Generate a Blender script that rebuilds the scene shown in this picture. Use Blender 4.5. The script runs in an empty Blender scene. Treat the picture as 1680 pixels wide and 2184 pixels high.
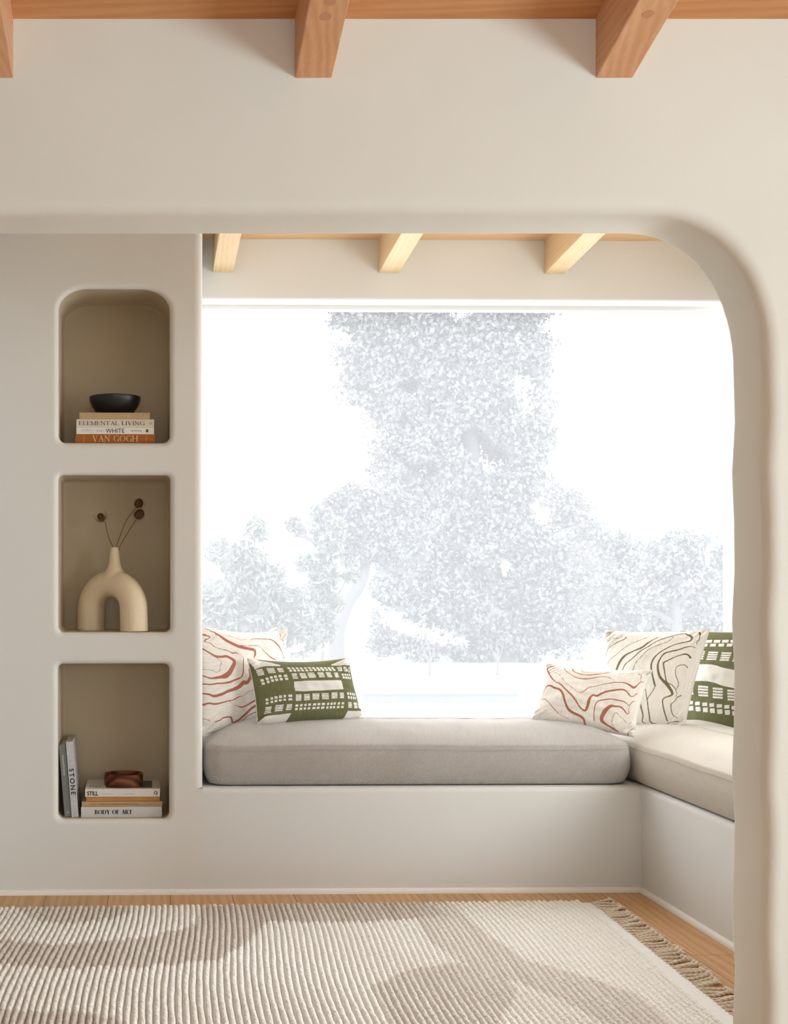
import bpy, bmesh, math, random
import numpy as np
from mathutils import Vector, Matrix

# ------------------------------------------------------------------ camera / world / lights
CX, CY, F, H = 360.0, 1243.0, 2700.0, 1.195
TH = 52.0 / 2700.0
CT, ST = math.cos(TH), math.sin(TH)
scene = bpy.context.scene
COL = scene.collection
scene.view_settings.view_transform = 'Standard'
scene.view_settings.look = 'None'
scene.view_settings.gamma = 1.0
scene.view_settings.exposure = 0.0
try: scene.view_settings.use_curve_mapping = False
except Exception: pass

cd = bpy.data.cameras.new('camera')
cam = bpy.data.objects.new('camera', cd); COL.objects.link(cam)
cam.location = (0, 0, H); cam.rotation_euler = (math.pi/2, 0, 0)
cd.sensor_fit = 'HORIZONTAL'; cd.sensor_width = 36.0; cd.lens = 36.0 * F / 1680.0
cd.shift_x = (840 - CX) / 1680.0; cd.shift_y = (CY - 1092) / 1680.0
cd.clip_start = 0.05; cd.clip_end = 400
scene.camera = cam

W = bpy.data.worlds.new('sky'); scene.world = W; W.use_nodes = True
wn = W.node_tree; bg = wn.nodes['Background']
bg.inputs[0].default_value = (0.95, 0.975, 1.0, 1); bg.inputs[1].default_value = 5.4

P_ROOM_RIGHT, P_ROOM_REAR, P_NOOK_RIGHT = 102, 16, 16
C_ROOM_RIGHT, C_ROOM_REAR, C_NOOK = (.80, .95, 1.0), (.78, .92, 1.0), (.92, .98, 1.0)

def area(name, loc, rot, sx, sy, power, color, portal=False):
    l = bpy.data.lights.new(name, 'AREA'); l.shape = 'RECTANGLE'; l.size = sx; l.size_y = sy
    l.energy = power; l.color = color
    if portal: l.cycles.is_portal = True
    o = bpy.data.objects.new(name, l); COL.objects.link(o); o.location = loc; o.rotation_euler = rot
    return o
area('daylight_right', (3.38, 0.60, 1.25), (0, math.pi/2, 0), 1.2, 1.1, P_ROOM_RIGHT, C_ROOM_RIGHT)
area('fill_rear', (0.4, -2.58, 1.6), (math.pi/2, 0, 0), 1.2, 1.1, P_ROOM_REAR, C_ROOM_REAR)  # added fill from behind the camera to brighten front-facing surfaces
area('daylight_nook', (2.60*CT-3.95*ST, 2.60*ST+3.95*CT, 1.40), (0, math.pi/2, TH), 1.05, .95, P_NOOK_RIGHT, C_NOOK)
area('window_portal', (1.25*CT-5.75*ST, 1.25*ST+5.75*CT, 1.42), (-math.pi/2, 0, TH), 2.3, 2.0, 1, (1,1,1), True)

# ------------------------------------------------------------------ helpers
def ray(px, py):
    a = (px - CX) / F; b = (CY - py) / F
    return a*CT + ST, -a*ST + CT, b
def bp(px, py, Y):
    dx, dy, b = ray(px, py); t = Y / dy
    return Vector((dx*t, Y, H + b*t))
def bf(px, py, z):
    dx, dy, b = ray(px, py); t = (z - H) / b
    return Vector((dx*t, dy*t, z))
def rw(p):      # room (back frame) point -> world
    return Vector((p[0]*CT - p[1]*ST, p[0]*ST + p[1]*CT, p[2]))

def tag(o, label=None, cat=None, group=None, kind=None):
    if label: o['label'] = label
    if cat: o['category'] = cat
    if group: o['group'] = group
    if kind: o['kind'] = kind
    return o
def mesh_obj(name, me, mat=None, parent=None, smooth=False, frame=True):
    o = bpy.data.objects.new(name, me); COL.objects.link(o)
    if mat: me.materials.append(mat)
    if smooth: me.polygons.foreach_set('use_smooth', [True]*len(me.polygons))
    if parent: o.parent = parent
    elif frame: o.rotation_euler = (0, 0, TH)
    return o
def obj(name, bm, mat=None, parent=None, smooth=False, frame=True):
    me = bpy.data.meshes.new(name); bm.to_mesh(me); bm.free()
    return mesh_obj(name, me, mat, parent, smooth, frame)
def empty(name, loc, rz=0, frame=True):
    o = bpy.data.objects.new(name, None); COL.objects.link(o); o.empty_display_size = .05
    if frame: o.location = rw(loc); o.rotation_euler = (0, 0, TH + rz)
    else: o.location = loc; o.rotation_euler = (0, 0, rz)
    return o
def box(bm, x0, x1, y0, y1, z0, z1, M=None):
    vs = [bm.verts.new((x, y, z)) for z in (z0, z1) for y in (y0, y1) for x in (x0, x1)]
    if M is not None:
        for v in vs: v.co = M @ v.co
    fs = [(0,2,3,1), (4,5,7,6), (0,1,5,4), (2,6,7,3), (0,4,6,2), (1,3,7,5)]
    return [bm.faces.new([vs[i] for i in f]) for f in fs]
def tube(bm, pts, rad, n=8, cap=True):
    pts = [Vector(p) for p in pts]
    if not hasattr(rad, '__len__'): rad = [rad]*len(pts)
    rings = []; up = Vector((0, 0, 1))
    for i, p in enumerate(pts):
        d = (pts[min(i+1, len(pts)-1)] - pts[max(i-1, 0)]).normalized()
        u = Vector((0.31, 0.23, 0.92)) if i == 0 else up
        s = d.cross(u)
        if s.length < 1e-4: s = d.cross(Vector((1, 0, 0)))
        s.normalize(); up = s.cross(d).normalized()
        rings.append([bm.verts.new(p + (s*math.cos(2*math.pi*k/n) + up*math.sin(2*math.pi*k/n))*rad[i]) for k in range(n)])
    for a, b in zip(rings, rings[1:]):
        for k in range(n): bm.faces.new((a[k], a[(k+1)%n], b[(k+1)%n], b[k]))
    if cap:
        bm.faces.new(rings[0][::-1]); bm.faces.new(rings[-1])
def lathe(bm, prof, n=48, cx=0, cy=0):
    rings = [[bm.verts.new((cx + r*math.cos(2*math.pi*k/n), cy + r*math.sin(2*math.pi*k/n), z)) for k in range(n)] for r, z in prof]
    for a, b in zip(rings, rings[1:]):
        for k in range(n): bm.faces.new((a[k], a[(k+1)%n], b[(k+1)%n], b[k]))
    return rings
def curve_pts(pts, n=20):      # catmull-rom
    P = [Vector(p) for p in pts]; P = [2*P[0]-P[1]] + P + [2*P[-1]-P[-2]]; out = []
    for i in range(1, len(P)-2):
        for k in range(n):
            t = k/n
            out.append(.5*((2*P[i]) + (-P[i-1]+P[i+1])*t + (2*P[i-1]-5*P[i]+4*P[i+1]-P[i+2])*t*t + (-P[i-1]+3*P[i]-3*P[i+1]+P[i+2])*t**3))
    out.append(P[-2]); return out
def bevel(o, w, seg=3, angle=40):
    m = o.modifiers.new('bevel', 'BEVEL'); m.width = w; m.segments = seg; m.limit_method = 'ANGLE'
    m.angle_limit = math.radians(angle); m.harden_normals = False
    return m
def smooth_angle(o, ang=35):
    me = o.data
    me.polygons.foreach_set('use_smooth', [True]*len(me.polygons))
    bm = bmesh.new(); bm.from_mesh(me)
    for e in bm.edges:
        if len(e.link_faces) == 2 and e.calc_face_angle(0) > math.radians(ang): e.smooth = False
    bm.to_mesh(me); bm.free()

# ------------------------------------------------------------------ materials
def srgb(r, g, b):
    f = lambda c: (c/255/12.92) if c <= 10 else ((c/255+.055)/1.055)**2.4
    return (f(r), f(g), f(b), 1)
class NT:
    def __init__(s, name):
        s.m = bpy.data.materials.new(name); s.m.use_nodes = True; s.t = s.m.node_tree
        s.b = s.t.nodes['Principled BSDF']
    def n(s, typ, **kw):
        nd = s.t.nodes.new(typ)
        for k, v in kw.items():
            if k.startswith('i_'):
                nd.inputs[int(k[2:]) if k[2:].isdigit() else k[2:].replace('_', ' ')].default_value = v
            else: setattr(nd, k, v)
        return nd
    def l(s, a, b): s.t.links.new(a, b)
    def coord(s, scale=(1, 1, 1), src='Object', rot=(0, 0, 0)):
        if src == 'World': out = s.n('ShaderNodeNewGeometry').outputs['Position']
        else: out = s.n('ShaderNodeTexCoord').outputs[src]
        mp = s.n('ShaderNodeMapping'); mp.inputs['Scale'].default_value = scale; mp.inputs['Rotation'].default_value = rot
        s.l(out, mp.inputs[0]); return mp.outputs[0]
    def noise(s, co, scale, detail=3, rough=.5, dist=0):
        nd = s.n('ShaderNodeTexNoise'); nd.inputs['Scale'].default_value = scale; nd.inputs['Detail'].default_value = detail
        nd.inputs['Roughness'].default_value = rough; nd.inputs['Distortion'].default_value = dist
        s.l(co, nd.inputs['Vector']); return nd.outputs[0]
    def ramp(s, fac, stops, interp='LINEAR'):
        r = s.n('ShaderNodeValToRGB'); r.color_ramp.interpolation = interp
        e = r.color_ramp.elements
        while len(e) < len(stops): e.new(.5)
        for el, (p, c) in zip(e, stops): el.position = p; el.color = c
        s.l(fac, r.inputs[0]); return r.outputs[0]
    def mix(s, fac, a, b, mode='MIX'):
        m = s.n('ShaderNodeMix'); m.data_type = 'RGBA'; m.blend_type = mode
        for sock, v in ((m.inputs[0], fac), (m.inputs[6], a), (m.inputs[7], b)):
            if hasattr(v, 'default_value') or hasattr(v, 'links'): s.l(v, sock)
            else: sock.default_value = v
        return m.outputs[2]
    def math(s, op, a, b=0.0, c=None):
        m = s.n('ShaderNodeMath'); m.operation = op
        for i, v in enumerate((a, b, c)):
            if v is None: continue
            if hasattr(v, 'links'): s.l(v, m.inputs[i])
            else: m.inputs[i].default_value = v
        return m.outputs[0]
    def bump(s, h, strength=.2, dist=.01, prev=None):
        b = s.n('ShaderNodeBump'); b.inputs['Strength'].default_value = strength; b.inputs['Distance'].default_value = dist
        s.l(h, b.inputs['Height'])
        if prev is not None: s.l(prev, b.inputs['Normal'])
        return b.outputs[0]
    def fin(s, col=None, rough=.6, normal=None, spec=.3):
        if col is not None:
            if hasattr(col, 'links'): s.l(col, s.b.inputs['Base Color'])
            else: s.b.inputs['Base Color'].default_value = col
        s.b.inputs['Roughness'].default_value = rough; s.b.inputs['Specular IOR Level'].default_value = spec
        if normal is not None: s.l(normal, s.b.inputs['Normal'])
        return s.m

def plaster(name, c1, c2, bstr=.25):
    t = NT(name); co = t.coord(src='World')
    big = t.noise(co, 1.6, 4, .55, .4); col = t.mix(big, c1, c2)
    mid = t.noise(co, 5, 3, .5); fine = t.noise(t.coord((1, 1, .35), 'World'), 60, 4, .6)
    n = t.bump(mid, bstr, .02); n = t.bump(fine, .12, .0015, n)
    return t.fin(col, .82, n, .25)
M_PLAS = plaster('cream plaster', (.785, .785, .73, 1), (.745, .74, .68, 1))
M_PLAS2 = plaster('white plaster', (.76, .75, .72, 1), (.72, .71, .675, 1))
M_NICHE = plaster('taupe niche plaster', (.57, .475, .335, 1), (.535, .44, .31, 1), .1)  # niche interiors darker and browner than the wall around them
M_PLASB = plaster('cool white plaster', (.74, .74, .73, 1), (.705, .705, .69, 1))
M_PLAS3 = plaster('bright white plaster', (.86, .88, .885, 1), (.83, .85, .85, 1), .12)
M_TRIM = plaster('white painted trim', (.84, .82, .78, 1), (.80, .78, .73, 1), .08)

def wood(name, dark, mid, light, axis='Y', rings=26, rough=.5, fine=1.0, wv=.17):
    t = NT(name)
    sc = {'Y': (1, .06, 1), 'X': (.06, 1, 1)}[axis]
    oi = t.n('ShaderNodeObjectInfo')
    co0 = t.coord(sc, 'Object')
    ad = t.n('ShaderNodeVectorMath'); ad.operation = 'ADD'; sc_ = t.n('ShaderNodeVectorMath'); sc_.operation = 'SCALE'
    cmb = t.n('ShaderNodeCombineXYZ'); t.l(oi.outputs['Random'], cmb.inputs[0]); t.l(oi.outputs['Random'], cmb.inputs[2])
    t.l(cmb.outputs[0], sc_.inputs[0]); sc_.inputs['Scale'].default_value = 3.7
    t.l(co0, ad.inputs[0]); t.l(sc_.outputs[0], ad.inputs[1]); co = ad.outputs[0]
    w = t.n('ShaderNodeTexWave'); w.wave_type = 'BANDS'; w.bands_direction = 'DIAGONAL'
    w.inputs['Scale'].default_value = rings; w.inputs['Distortion'].default_value = 7; w.inputs['Detail'].default_value = 3
    w.inputs['Detail Scale'].default_value = .8; t.l(co, w.inputs[0])
    big = t.noise(co, 7, 3, .5); fin = t.noise(co, 160, 4, .7)
    f = t.math('ADD', t.math('MULTIPLY', w.outputs['Fac'], wv), t.math('MULTIPLY', big, .62))
    f = t.math('ADD', f, t.math('MULTIPLY', fin, .25*fine))
    col = t.ramp(f, [(.25, light), (.55, mid), (.9, dark)])
    n = t.bump(fin, .12, .001)
    return t.fin(col, rough, n, .3)
M_BEAM = wood('salmon fir', (.50, .235, .115, 1), (.66, .35, .185, 1), (.76, .46, .27, 1))
M_BEAMX = wood('salmon fir boards', (.42, .18, .07, 1), (.58, .27, .11, 1), (.68, .36, .165, 1), 'X')
M_PINE = wood('pale pine', (.58, .37, .18, 1), (.74, .54, .31, 1), (.78, .61, .40, 1), rings=34)
M_PINEX = wood('pale pine boards', (.60, .36, .17, 1), (.74, .49, .26, 1), (.80, .57, .33, 1), 'X')
M_ACACIA = wood('acacia wood', (.055, .012, .004, 1), (.17, .045, .013, 1), (.36, .15, .045, 1), 'X', rings=16, wv=.45)

def floor_mat():
    t = NT('oak planks'); tc = t.coord((1, 1, 1), 'Object')
    sep = t.n('ShaderNodeSeparateXYZ'); t.l(tc, sep.inputs[0])
    cmb = t.n('ShaderNodeCombineXYZ')
    t.l(t.math('ADD', sep.outputs[1], .07), cmb.inputs[0]); t.l(t.math('ADD', sep.outputs[0], FLOOR_OFF), cmb.inputs[1])
    br = t.n('ShaderNodeTexBrick'); br.offset = .46; br.squash = 1
    br.inputs['Scale'].default_value = 1; br.inputs['Brick Width'].default_value = 2.05; br.inputs['Row Height'].default_value = .2365
    br.inputs['Mortar Size'].default_value = .0013; br.inputs['Mortar Smooth'].default_value = .1; br.inputs['Bias'].default_value = 0
    br.inputs['Color1'].default_value = (0, 0, 0, 1); br.inputs['Color2'].default_value = (1, 1, 1, 1); br.inputs['Mortar'].default_value = (.5, .5, .5, 1)
    t.l(cmb.outputs[0], br.inputs[0])
    co = t.coord((1, .07, 1), 'Object'); ad = t.n('ShaderNodeVectorMath'); ad.operation = 'ADD'
    t.l(co, ad.inputs[0]); t.l(br.outputs['Color'], ad.inputs[1])
    w = t.n('ShaderNodeTexWave'); w.inputs['Scale'].default_value = 9; w.inputs['Distortion'].default_value = 9; w.inputs['Detail'].default_value = 3
    w.inputs['Detail Scale'].default_value = 1.2; t.l(ad.outputs[0], w.inputs[0])
    fin = t.noise(ad.outputs[0], 130, 4, .7)
    f = t.math('ADD', t.math('MULTIPLY', w.outputs['Fac'], .3), t.math('MULTIPLY', fin, .7))
    col = t.ramp(f, [(.2, (.64, .39, .195, 1)), (.5, (.55, .315, .145, 1)), (.85, (.43, .225, .09, 1))])
    tone = t.mix(br.outputs['Color'], (.92, .92, .92, 1), (1.06, 1.04, 1.0, 1))
    col = t.mix(1.0, col, tone, 'MULTIPLY')
    col = t.mix(br.outputs['Fac'], col, (.06, .03, .015, 1))
    return t.fin(col, .42, t.bump(fin, .08, .001), .35)
FLOOR_OFF = 0.2365*20 - bf(363, 1912, 0).x
M_FLOOR = floor_mat()

def fabric(name, c1, c2, pitch=.004, bs=.5, weave='Object'):
    t = NT(name); co = t.coord((1, 1, 1), weave)
    sep = t.n('ShaderNodeSeparateXYZ'); t.l(co, sep.inputs[0]); k = 2*math.pi/pitch
    sx = t.math('SINE', t.math('MULTIPLY', t.math('ADD', sep.outputs[0], sep.outputs[1]), k))
    sz = t.math('SINE', t.math('MULTIPLY', t.math('ADD', sep.outputs[2], t.math('MULTIPLY', sep.outputs[1], .7)), k))
    h = t.math('MULTIPLY', sx, sz)
    nz = t.noise(co, 220, 3, .6); big = t.noise(co, 6, 3, .5)
    f = t.math('ADD', t.math('MULTIPLY', h, .22), t.math('ADD', t.math('MULTIPLY', nz, .6), t.math('MULTIPLY', big, .3)))
    col = t.mix(f, c1, c2)
    n = t.bump(h, bs, .0012); n = t.bump(nz, .25, .001, n)
    m = t.fin(col, .95, n, .1); t.b.inputs['Sheen Weight'].default_value = .4; t.b.inputs['Sheen Roughness'].default_value = .5; return m
M_SEAT = fabric('oatmeal basketweave', (.31, .283, .258, 1), (.66, .62, .585, 1), .0062, .7)
M_SEAT2 = fabric('sand basketweave', (.42, .37, .30, 1), (.62, .57, .49, 1), .0062, .5)

def ink_fabric(name, base, base2, ink, ink2, streak=(1, 1, 1)):
    t = NT(name); co = t.coord((1, 1, 1), 'UV')
    st = t.noise(t.coord(streak, 'UV'), 30, 4, .7)
    b = t.ramp(st, [(.3, base2), (.6, base)]); i = t.mix(st, ink2, ink)
    at = t.n('ShaderNodeAttribute'); at.attribute_name = 'ink'
    fac = t.ramp(at.outputs['Fac'], [(.47, (0, 0, 0, 1)), (.53, (1, 1, 1, 1))])
    col = t.mix(fac, b, i)
    fn = t.noise(co, 420, 2, .6)
    m = t.fin(col, .95, t.bump(fn, .35, .0012), .1); t.b.inputs['Sheen Weight'].default_value = .1; return m
CREAM, CREAM2 = (.83, .805, .76, 1), (.69, .645, .575, 1)
M_TERRA_H = ink_fabric('cream linen with terracotta lines', CREAM, CREAM2, (.37, .125, .085, 1), (.45, .185, .13, 1), (.25, 6, 1))
M_TERRA_V = ink_fabric('cream linen with rust lines', CREAM, CREAM2, (.37, .125, .085, 1), (.45, .185, .13, 1), (6, .25, 1))
M_OLIVE_V = ink_fabric('cream linen with olive lines', CREAM, CREAM2, (.145, .125, .07, 1), (.19, .17, .10, 1), (6, .25, 1))
M_BLOCK = ink_fabric('olive linen with cream blocks', (.160, .165, .080, 1), (.115, .12, .058, 1), (.80, .78, .74, 1), (.68, .65, .61, 1), (6, .25, 1))
M_CREAM = fabric('plain cream linen', (.66, .61, .54, 1), (.80, .77, .71, 1), .003, .2)
M_CORD_D = NT('dark seam cord').fin((.10, .09, .075, 1), .9)

def rug_mat():
    t = NT('ribbed wool'); at = t.n('ShaderNodeAttribute'); at.attribute_name = 'tint'
    co = t.coord((1, 1, 1), 'UV')
    tw = t.n('ShaderNodeTexWave'); tw.bands_direction = 'DIAGONAL'; tw.inputs['Scale'].default_value = 34
    tw.inputs['Distortion'].default_value = 5; tw.inputs['Detail'].default_value = 3; tw.inputs['Detail Scale'].default_value = 3
    t.l(co, tw.inputs[0])
    nz = t.noise(t.coord((1, 3, 1), 'UV'), 55, 4, .7); n2 = t.noise(co, 7, 4, .6)
    strk = t.noise(t.coord((4, 40, 1), 'UV'), 5, 4, .75)
    f = t.math('MULTIPLY', at.outputs['Fac'], t.math('ADD', .25, strk))
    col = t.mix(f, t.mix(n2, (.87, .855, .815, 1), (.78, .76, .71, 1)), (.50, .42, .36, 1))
    n = t.bump(tw.outputs['Fac'], .5, .003); n = t.bump(nz, .5, .003, n)
    m = t.fin(col, 1.0, n, .05); t.b.inputs['Sheen Weight'].default_value = .1; return m
M_RUG = rug_mat()
M_HEM = fabric('cotton hem', (.78, .77, .745, 1), (.86, .85, .83, 1), .003, .15)
def cord_mat():
    t = NT('jute cord'); co = t.coord((1, 1, 1), 'Object'); n = t.noise(co, 300, 3, .7)
    return t.fin(t.mix(n, (.70, .60, .47, 1), (.92, .83, .70, 1)), .95, t.bump(n, .6, .002), .05)
M_CORD = cord_mat()
def plain(name, c, rough=.6, spec=.3, nscale=40, var=.08, b=.05):
    t = NT(name); n = t.noise(t.coord(), nscale, 3, .6)
    lo = tuple(x*(1-var) for x in c[:3]) + (1,); hi = tuple(min(1, x*(1+var)) for x in c[:3]) + (1,)
    return t.fin(t.mix(n, lo, hi), rough, t.bump(n, b, .001), spec)
M_BLACK = plain('black ceramic', (.012, .010, .009), .38, .5)
M_VASE = plain('bisque ceramic', (.80, .67, .48), .8, .2, 60, .05, .3)
M_PAGES = plain('paper pages', (.62, .54, .42), .9, .1, 200, .15)
M_STEM = plain('dry stem', (.16, .095, .045), .8)
M_HEAD = plain('dry teasel', (.10, .045, .018), .9, .1, 80, .5)
M_BRACT = plain('dry bract', (.30, .19, .11), .8)
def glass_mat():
    m = bpy.data.materials.new('window glass with flare veil'); m.use_nodes = True; t = m.node_tree; t.nodes.clear()
    o = t.nodes.new('ShaderNodeOutputMaterial'); mx = t.nodes.new('ShaderNodeMixShader'); mx.inputs[0].default_value = .006; mx2 = t.nodes.new('ShaderNodeMixShader'); mx2.inputs[0].default_value = .10; tr = t.nodes.new('ShaderNodeBsdfTranslucent'); tr.inputs[0].default_value = (.95, .97, 1, 1)  # translucent share lays a milky veil over the view, imitating lens flare
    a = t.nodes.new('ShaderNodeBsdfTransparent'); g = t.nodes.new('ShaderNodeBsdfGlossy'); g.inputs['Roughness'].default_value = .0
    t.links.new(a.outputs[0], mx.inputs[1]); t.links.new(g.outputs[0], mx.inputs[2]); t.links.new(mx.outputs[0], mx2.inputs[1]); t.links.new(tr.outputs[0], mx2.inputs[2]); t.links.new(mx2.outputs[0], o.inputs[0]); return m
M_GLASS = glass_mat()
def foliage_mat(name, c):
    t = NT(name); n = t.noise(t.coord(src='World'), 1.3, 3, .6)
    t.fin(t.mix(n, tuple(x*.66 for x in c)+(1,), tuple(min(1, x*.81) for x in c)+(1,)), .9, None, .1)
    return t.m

# ------------------------------------------------------------------ setting
YB, YW = 4.86, 5.47
XP = bp(432, 1000, YB).x            # end of the shelf wall
XC = bp(1368, 1680, YB).x           # inside corner of the bench
XR = 2.52
ZB = bp(900, 1679, YB).z
def structure(o): return tag(o, kind='structure')

bm = bmesh.new(); box(bm, -3.4, 3.6, -2.9, 5.75, -.1, 0); structure(obj('floor', bm, M_FLOOR))

# wall between the rooms, with the soft cornered opening (front room frame)
YF, YR2 = 2.93, 3.13
def fx(px): return (px - CX)/921.0
def fz(py): return H + (CY - py)/921.0
ox, oz = fx(1634), fz(455)
crx, crz = .265, .34
out = []
def sup(cx_, cz_, rx, rz, a0, a1, n=18, e=2.15):
    r = []
    for k in range(n+1):
        a = math.radians(a0 + (a1-a0)*k/n); c, s = math.cos(a), math.sin(a)
        r.append((cx_ + rx*math.copysign(abs(c)**(2/e), c), cz_ + rz*math.copysign(abs(s)**(2/e), s)))
    return r
lx = -2.35
out = [(-3.6, -.05), (lx, -.05)] + sup(lx+crx, oz-crz, crx, crz, 180, 90) + sup(ox-crx, oz-crz, crx, crz, 90, 0)
nw = 14
wob = [(ox + .004*math.sin(2.2*k) , (oz-crz)*(1-k/nw)) for k in range(1, nw)]
out += wob + [(ox, -.05), (3.6, -.05), (3.6, 3.1), (-3.6, 3.1)]
bm = bmesh.new()
fr = [bm.verts.new((x, YF, z)) for x, z in out]; bk = [bm.verts.new((x, YR2, z)) for x, z in out]
n = len(out)
def tri_face(vs):
    es = [bm.edges.new((vs[i], vs[(i+1) % len(vs)])) if bm.edges.get((vs[i], vs[(i+1) % len(vs)])) is None else bm.edges.get((vs[i], vs[(i+1) % len(vs)])) for i in range(len(vs))]
    return es
bm.faces.new(fr); bm.faces.new(bk[::-1])
for i in range(n): bm.faces.new((fr[i], bk[i], bk[(i+1) % n], fr[(i+1) % n]))
bmesh.ops.recalc_face_normals(bm, faces=bm.faces)
rim = [e for e in bm.edges if (abs(e.verts[0].co.y - e.verts[1].co.y) < 1e-6) and all(lx-1e-3 <= v.co.x <= ox+.02 and v.co.z < oz+.01 for v in e.verts)]
bmesh.ops.bevel(bm, geom=rim, offset=.034, segments=6, profile=.5, affect='EDGES')
o = obj('wall_front', bm, M_PLAS, smooth=False, frame=False); smooth_angle(o, 30); structure(o)

# front room ceiling and its rafters
ZC, SL = fz(41), .25
def sheared(bm, x0, x1, s0, s1, z0, z1, base, slope):
    vs = []
    for z in (z0, z1):
        for s in (s0, s1):
            for x in (x0, x1):
                vs.append(bm.verts.new((x, -s, z + slope*s)))
    for f in [(0,2,3,1), (4,5,7,6), (0,1,5,4), (2,6,7,3), (0,4,6,2), (1,3,7,5)]: bm.faces.new([vs[i] for i in f])
    bmesh.ops.recalc_face_normals(bm, faces=bm.faces)
bm = bmesh.new(); sheared(bm, -3.6, 3.6, 0, 5.9, 0, .06, None, SL)
o = obj('ceiling', bm, M_BEAMX, frame=False); o.location = (0, YF, ZC); structure(o)
def beam(name, loc, w, h, L, slope, mat, label, group, back=.03):
    bm = bmesh.new(); sheared(bm, 0, w, -back, L, 0, h, None, slope)
    o = obj(name, bm, mat); o.location = loc; bevel(o, .003, 2)
    tag(o, label, 'beam', group); return o
zb = fz(167)
fb = [(-150+27.5-78+0, None)]
gB = 'orange rafters of the front room ceiling'
for px, lab in ((-1330, None), (-690, None), (-50.5, 'orange wooden ceiling rafter cut off by the left edge above the arch wall'),
                (628.8, 'orange wooden ceiling rafter at top centre with two round plugs in its underside'),
                (1269.5, 'orange wooden ceiling rafter at top right with one round plug in its underside'), (1912, None), (2555, None)):
    if lab is None: continue
    b = beam('ceiling_beam', (fx(px), YF, zb), .0855, ZC-zb+.02, 5.4, SL, M_BEAM, lab, gB)
# wooden plugs in the undersides
def plug(parent, x, s):
    bm = bmesh.new(); z = SL*s
    vs = [bm.verts.new((x + .0125*math.cos(a), -s - .0125*math.sin(a), z - .0006 + SL*.0125*math.sin(a))) for a in [2*math.pi*k/24 for k in range(24)]]
    bm.faces.new(vs); r = bmesh.ops.extrude_face_region(bm, geom=list(bm.faces))
    bmesh.ops.translate(bm, verts=[v for v in r['geom'] if isinstance(v, bmesh.types.BMVert)], vec=(0, 0, .004))
    o = obj('wood_plug', bm, M_PLUG, parent); o['label'] = 'round wooden plug'
M_PLUG = plain('plug wood', (.56, .27, .15), .5, .3, 90, .15)
beams_f = [o for o in bpy.data.objects if o.name.startswith('ceiling_beam')]
plug(beams_f[1], .042, .205); plug(beams_f[1], .0445, .2505); plug(beams_f[2], .037, .212)
# extra rafters outside the frame keep the rhythm of the ceiling
for i, px in enumerate((-690, 1912)):
    b = beam('ceiling_beam', (fx(px), YF, zb), .0855, ZC-zb+.02, 5.4, SL, M_BEAM, ['orange wooden ceiling rafter left of the picture', 'orange wooden ceiling rafter right of the picture'][i], gB)

# nook ceiling and rafters
z512 = bp(950, 512, YW).z; z583 = bp(950, 583, YW).z; SB = .0785
bm = bmesh.new(); sheared(bm, -3.6, 3.6, -.35, 2.6, 0, .06, None, SB)
o = obj('ceiling', bm, M_PINEX); o.location = rw((0, YW, z512)); structure(o)
gN = 'pale pine rafters of the window nook'
for px, lab in ((453.5, 'pale pine rafter next to the shelf wall, leftmost above the window'), (807, 'pale pine rafter above the middle of the window'),
                (1160, 'pale pine rafter right of the middle above the window'), (1509, 'pale pine rafter almost hidden behind the rounded corner')):
    x = bp(px, 583, YW).x
    b = beam('ceiling_beam', rw((x, YW, z583)), .0885, z512-z583+.02, 2.33, SB, M_PINE, lab, gN)
for x in (-.5, -1.22):
    b = beam('ceiling_beam', rw((x, YB, z583+.048)), .0885, z512-z583+.02, 1.7, SB, M_PINE, 'pale pine rafter hidden over the shelf wall', gN)

# window wall
XW0, XW1, ZS = XP - .02, 2.95, .44
ZT = bp(900, 641, YW).z
bm = bmesh.new()
box(bm, XP-.1, 3.3, YW, YW+.25, ZT, 3.0); box(bm, XP-.1, 3.3, YW, YW+.25, -.1, ZS)
box(bm, XW1, 3.3, YW, YW+.25, ZS, ZT)
o = obj('wall_back', bm, M_PLAS3); bevel(o, .012, 3); structure(o)
# window frame and pane
bm = bmesh.new(); y0, y1 = YW+.10, YW+.15; fw = .018
box(bm, XW0, XW1, y0, y1, ZT-fw, ZT); box(bm, XW0, XW1, y0, y1, ZS, ZS+fw); box(bm, XP-.02, XP+.004, y0, y1, ZS, ZT); box(bm, XW1-fw, XW1, y0, y1, ZS, ZT)
wf = obj('window_1', bm, M_TRIM); structure(wf)
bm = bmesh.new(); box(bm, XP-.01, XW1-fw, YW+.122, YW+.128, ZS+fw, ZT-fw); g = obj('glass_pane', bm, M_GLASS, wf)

# right wall of nook with its own window
def wall_with_window(name, axis, pos, thick, a0, a1, z1, w0, w1, wz0, wz1, mat, frame=True):
    bm = bmesh.new()
    def b(p0, p1, q0, q1):
        if axis == 'x': box(bm, pos, pos+thick, p0, p1, q0, q1)
        else: box(bm, p0, p1, pos, pos+thick, q0, q1)
    b(a0, w0, -.05, z1); b(w1, a1, -.05, z1); b(w0, w1, -.05, wz0); b(w0, w1, wz1, z1)
    return structure(obj(name, bm, mat, frame=frame))
wall_with_window('wall_right', 'x', XR, .2, 3.2, YW, 3.1, 3.45, 4.45, .85, 1.95, M_PLAS2)
bm = bmesh.new(); box(bm, -2.9, -2.7, 3.15, YB+.3, -.05, 3.1); structure(obj('wall_left', bm, M_PLAS2))
wall_with_window('wall_right', 'x', 3.35, .2, -2.7, 2.95, 4.2, 0.05, 1.15, .65, 1.85, M_PLAS, False)
bm = bmesh.new(); box(bm, -3.6, -3.4, -2.7, 2.95, -.05, 4.2); structure(obj('wall_left', bm, M_PLAS, frame=False))
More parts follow.
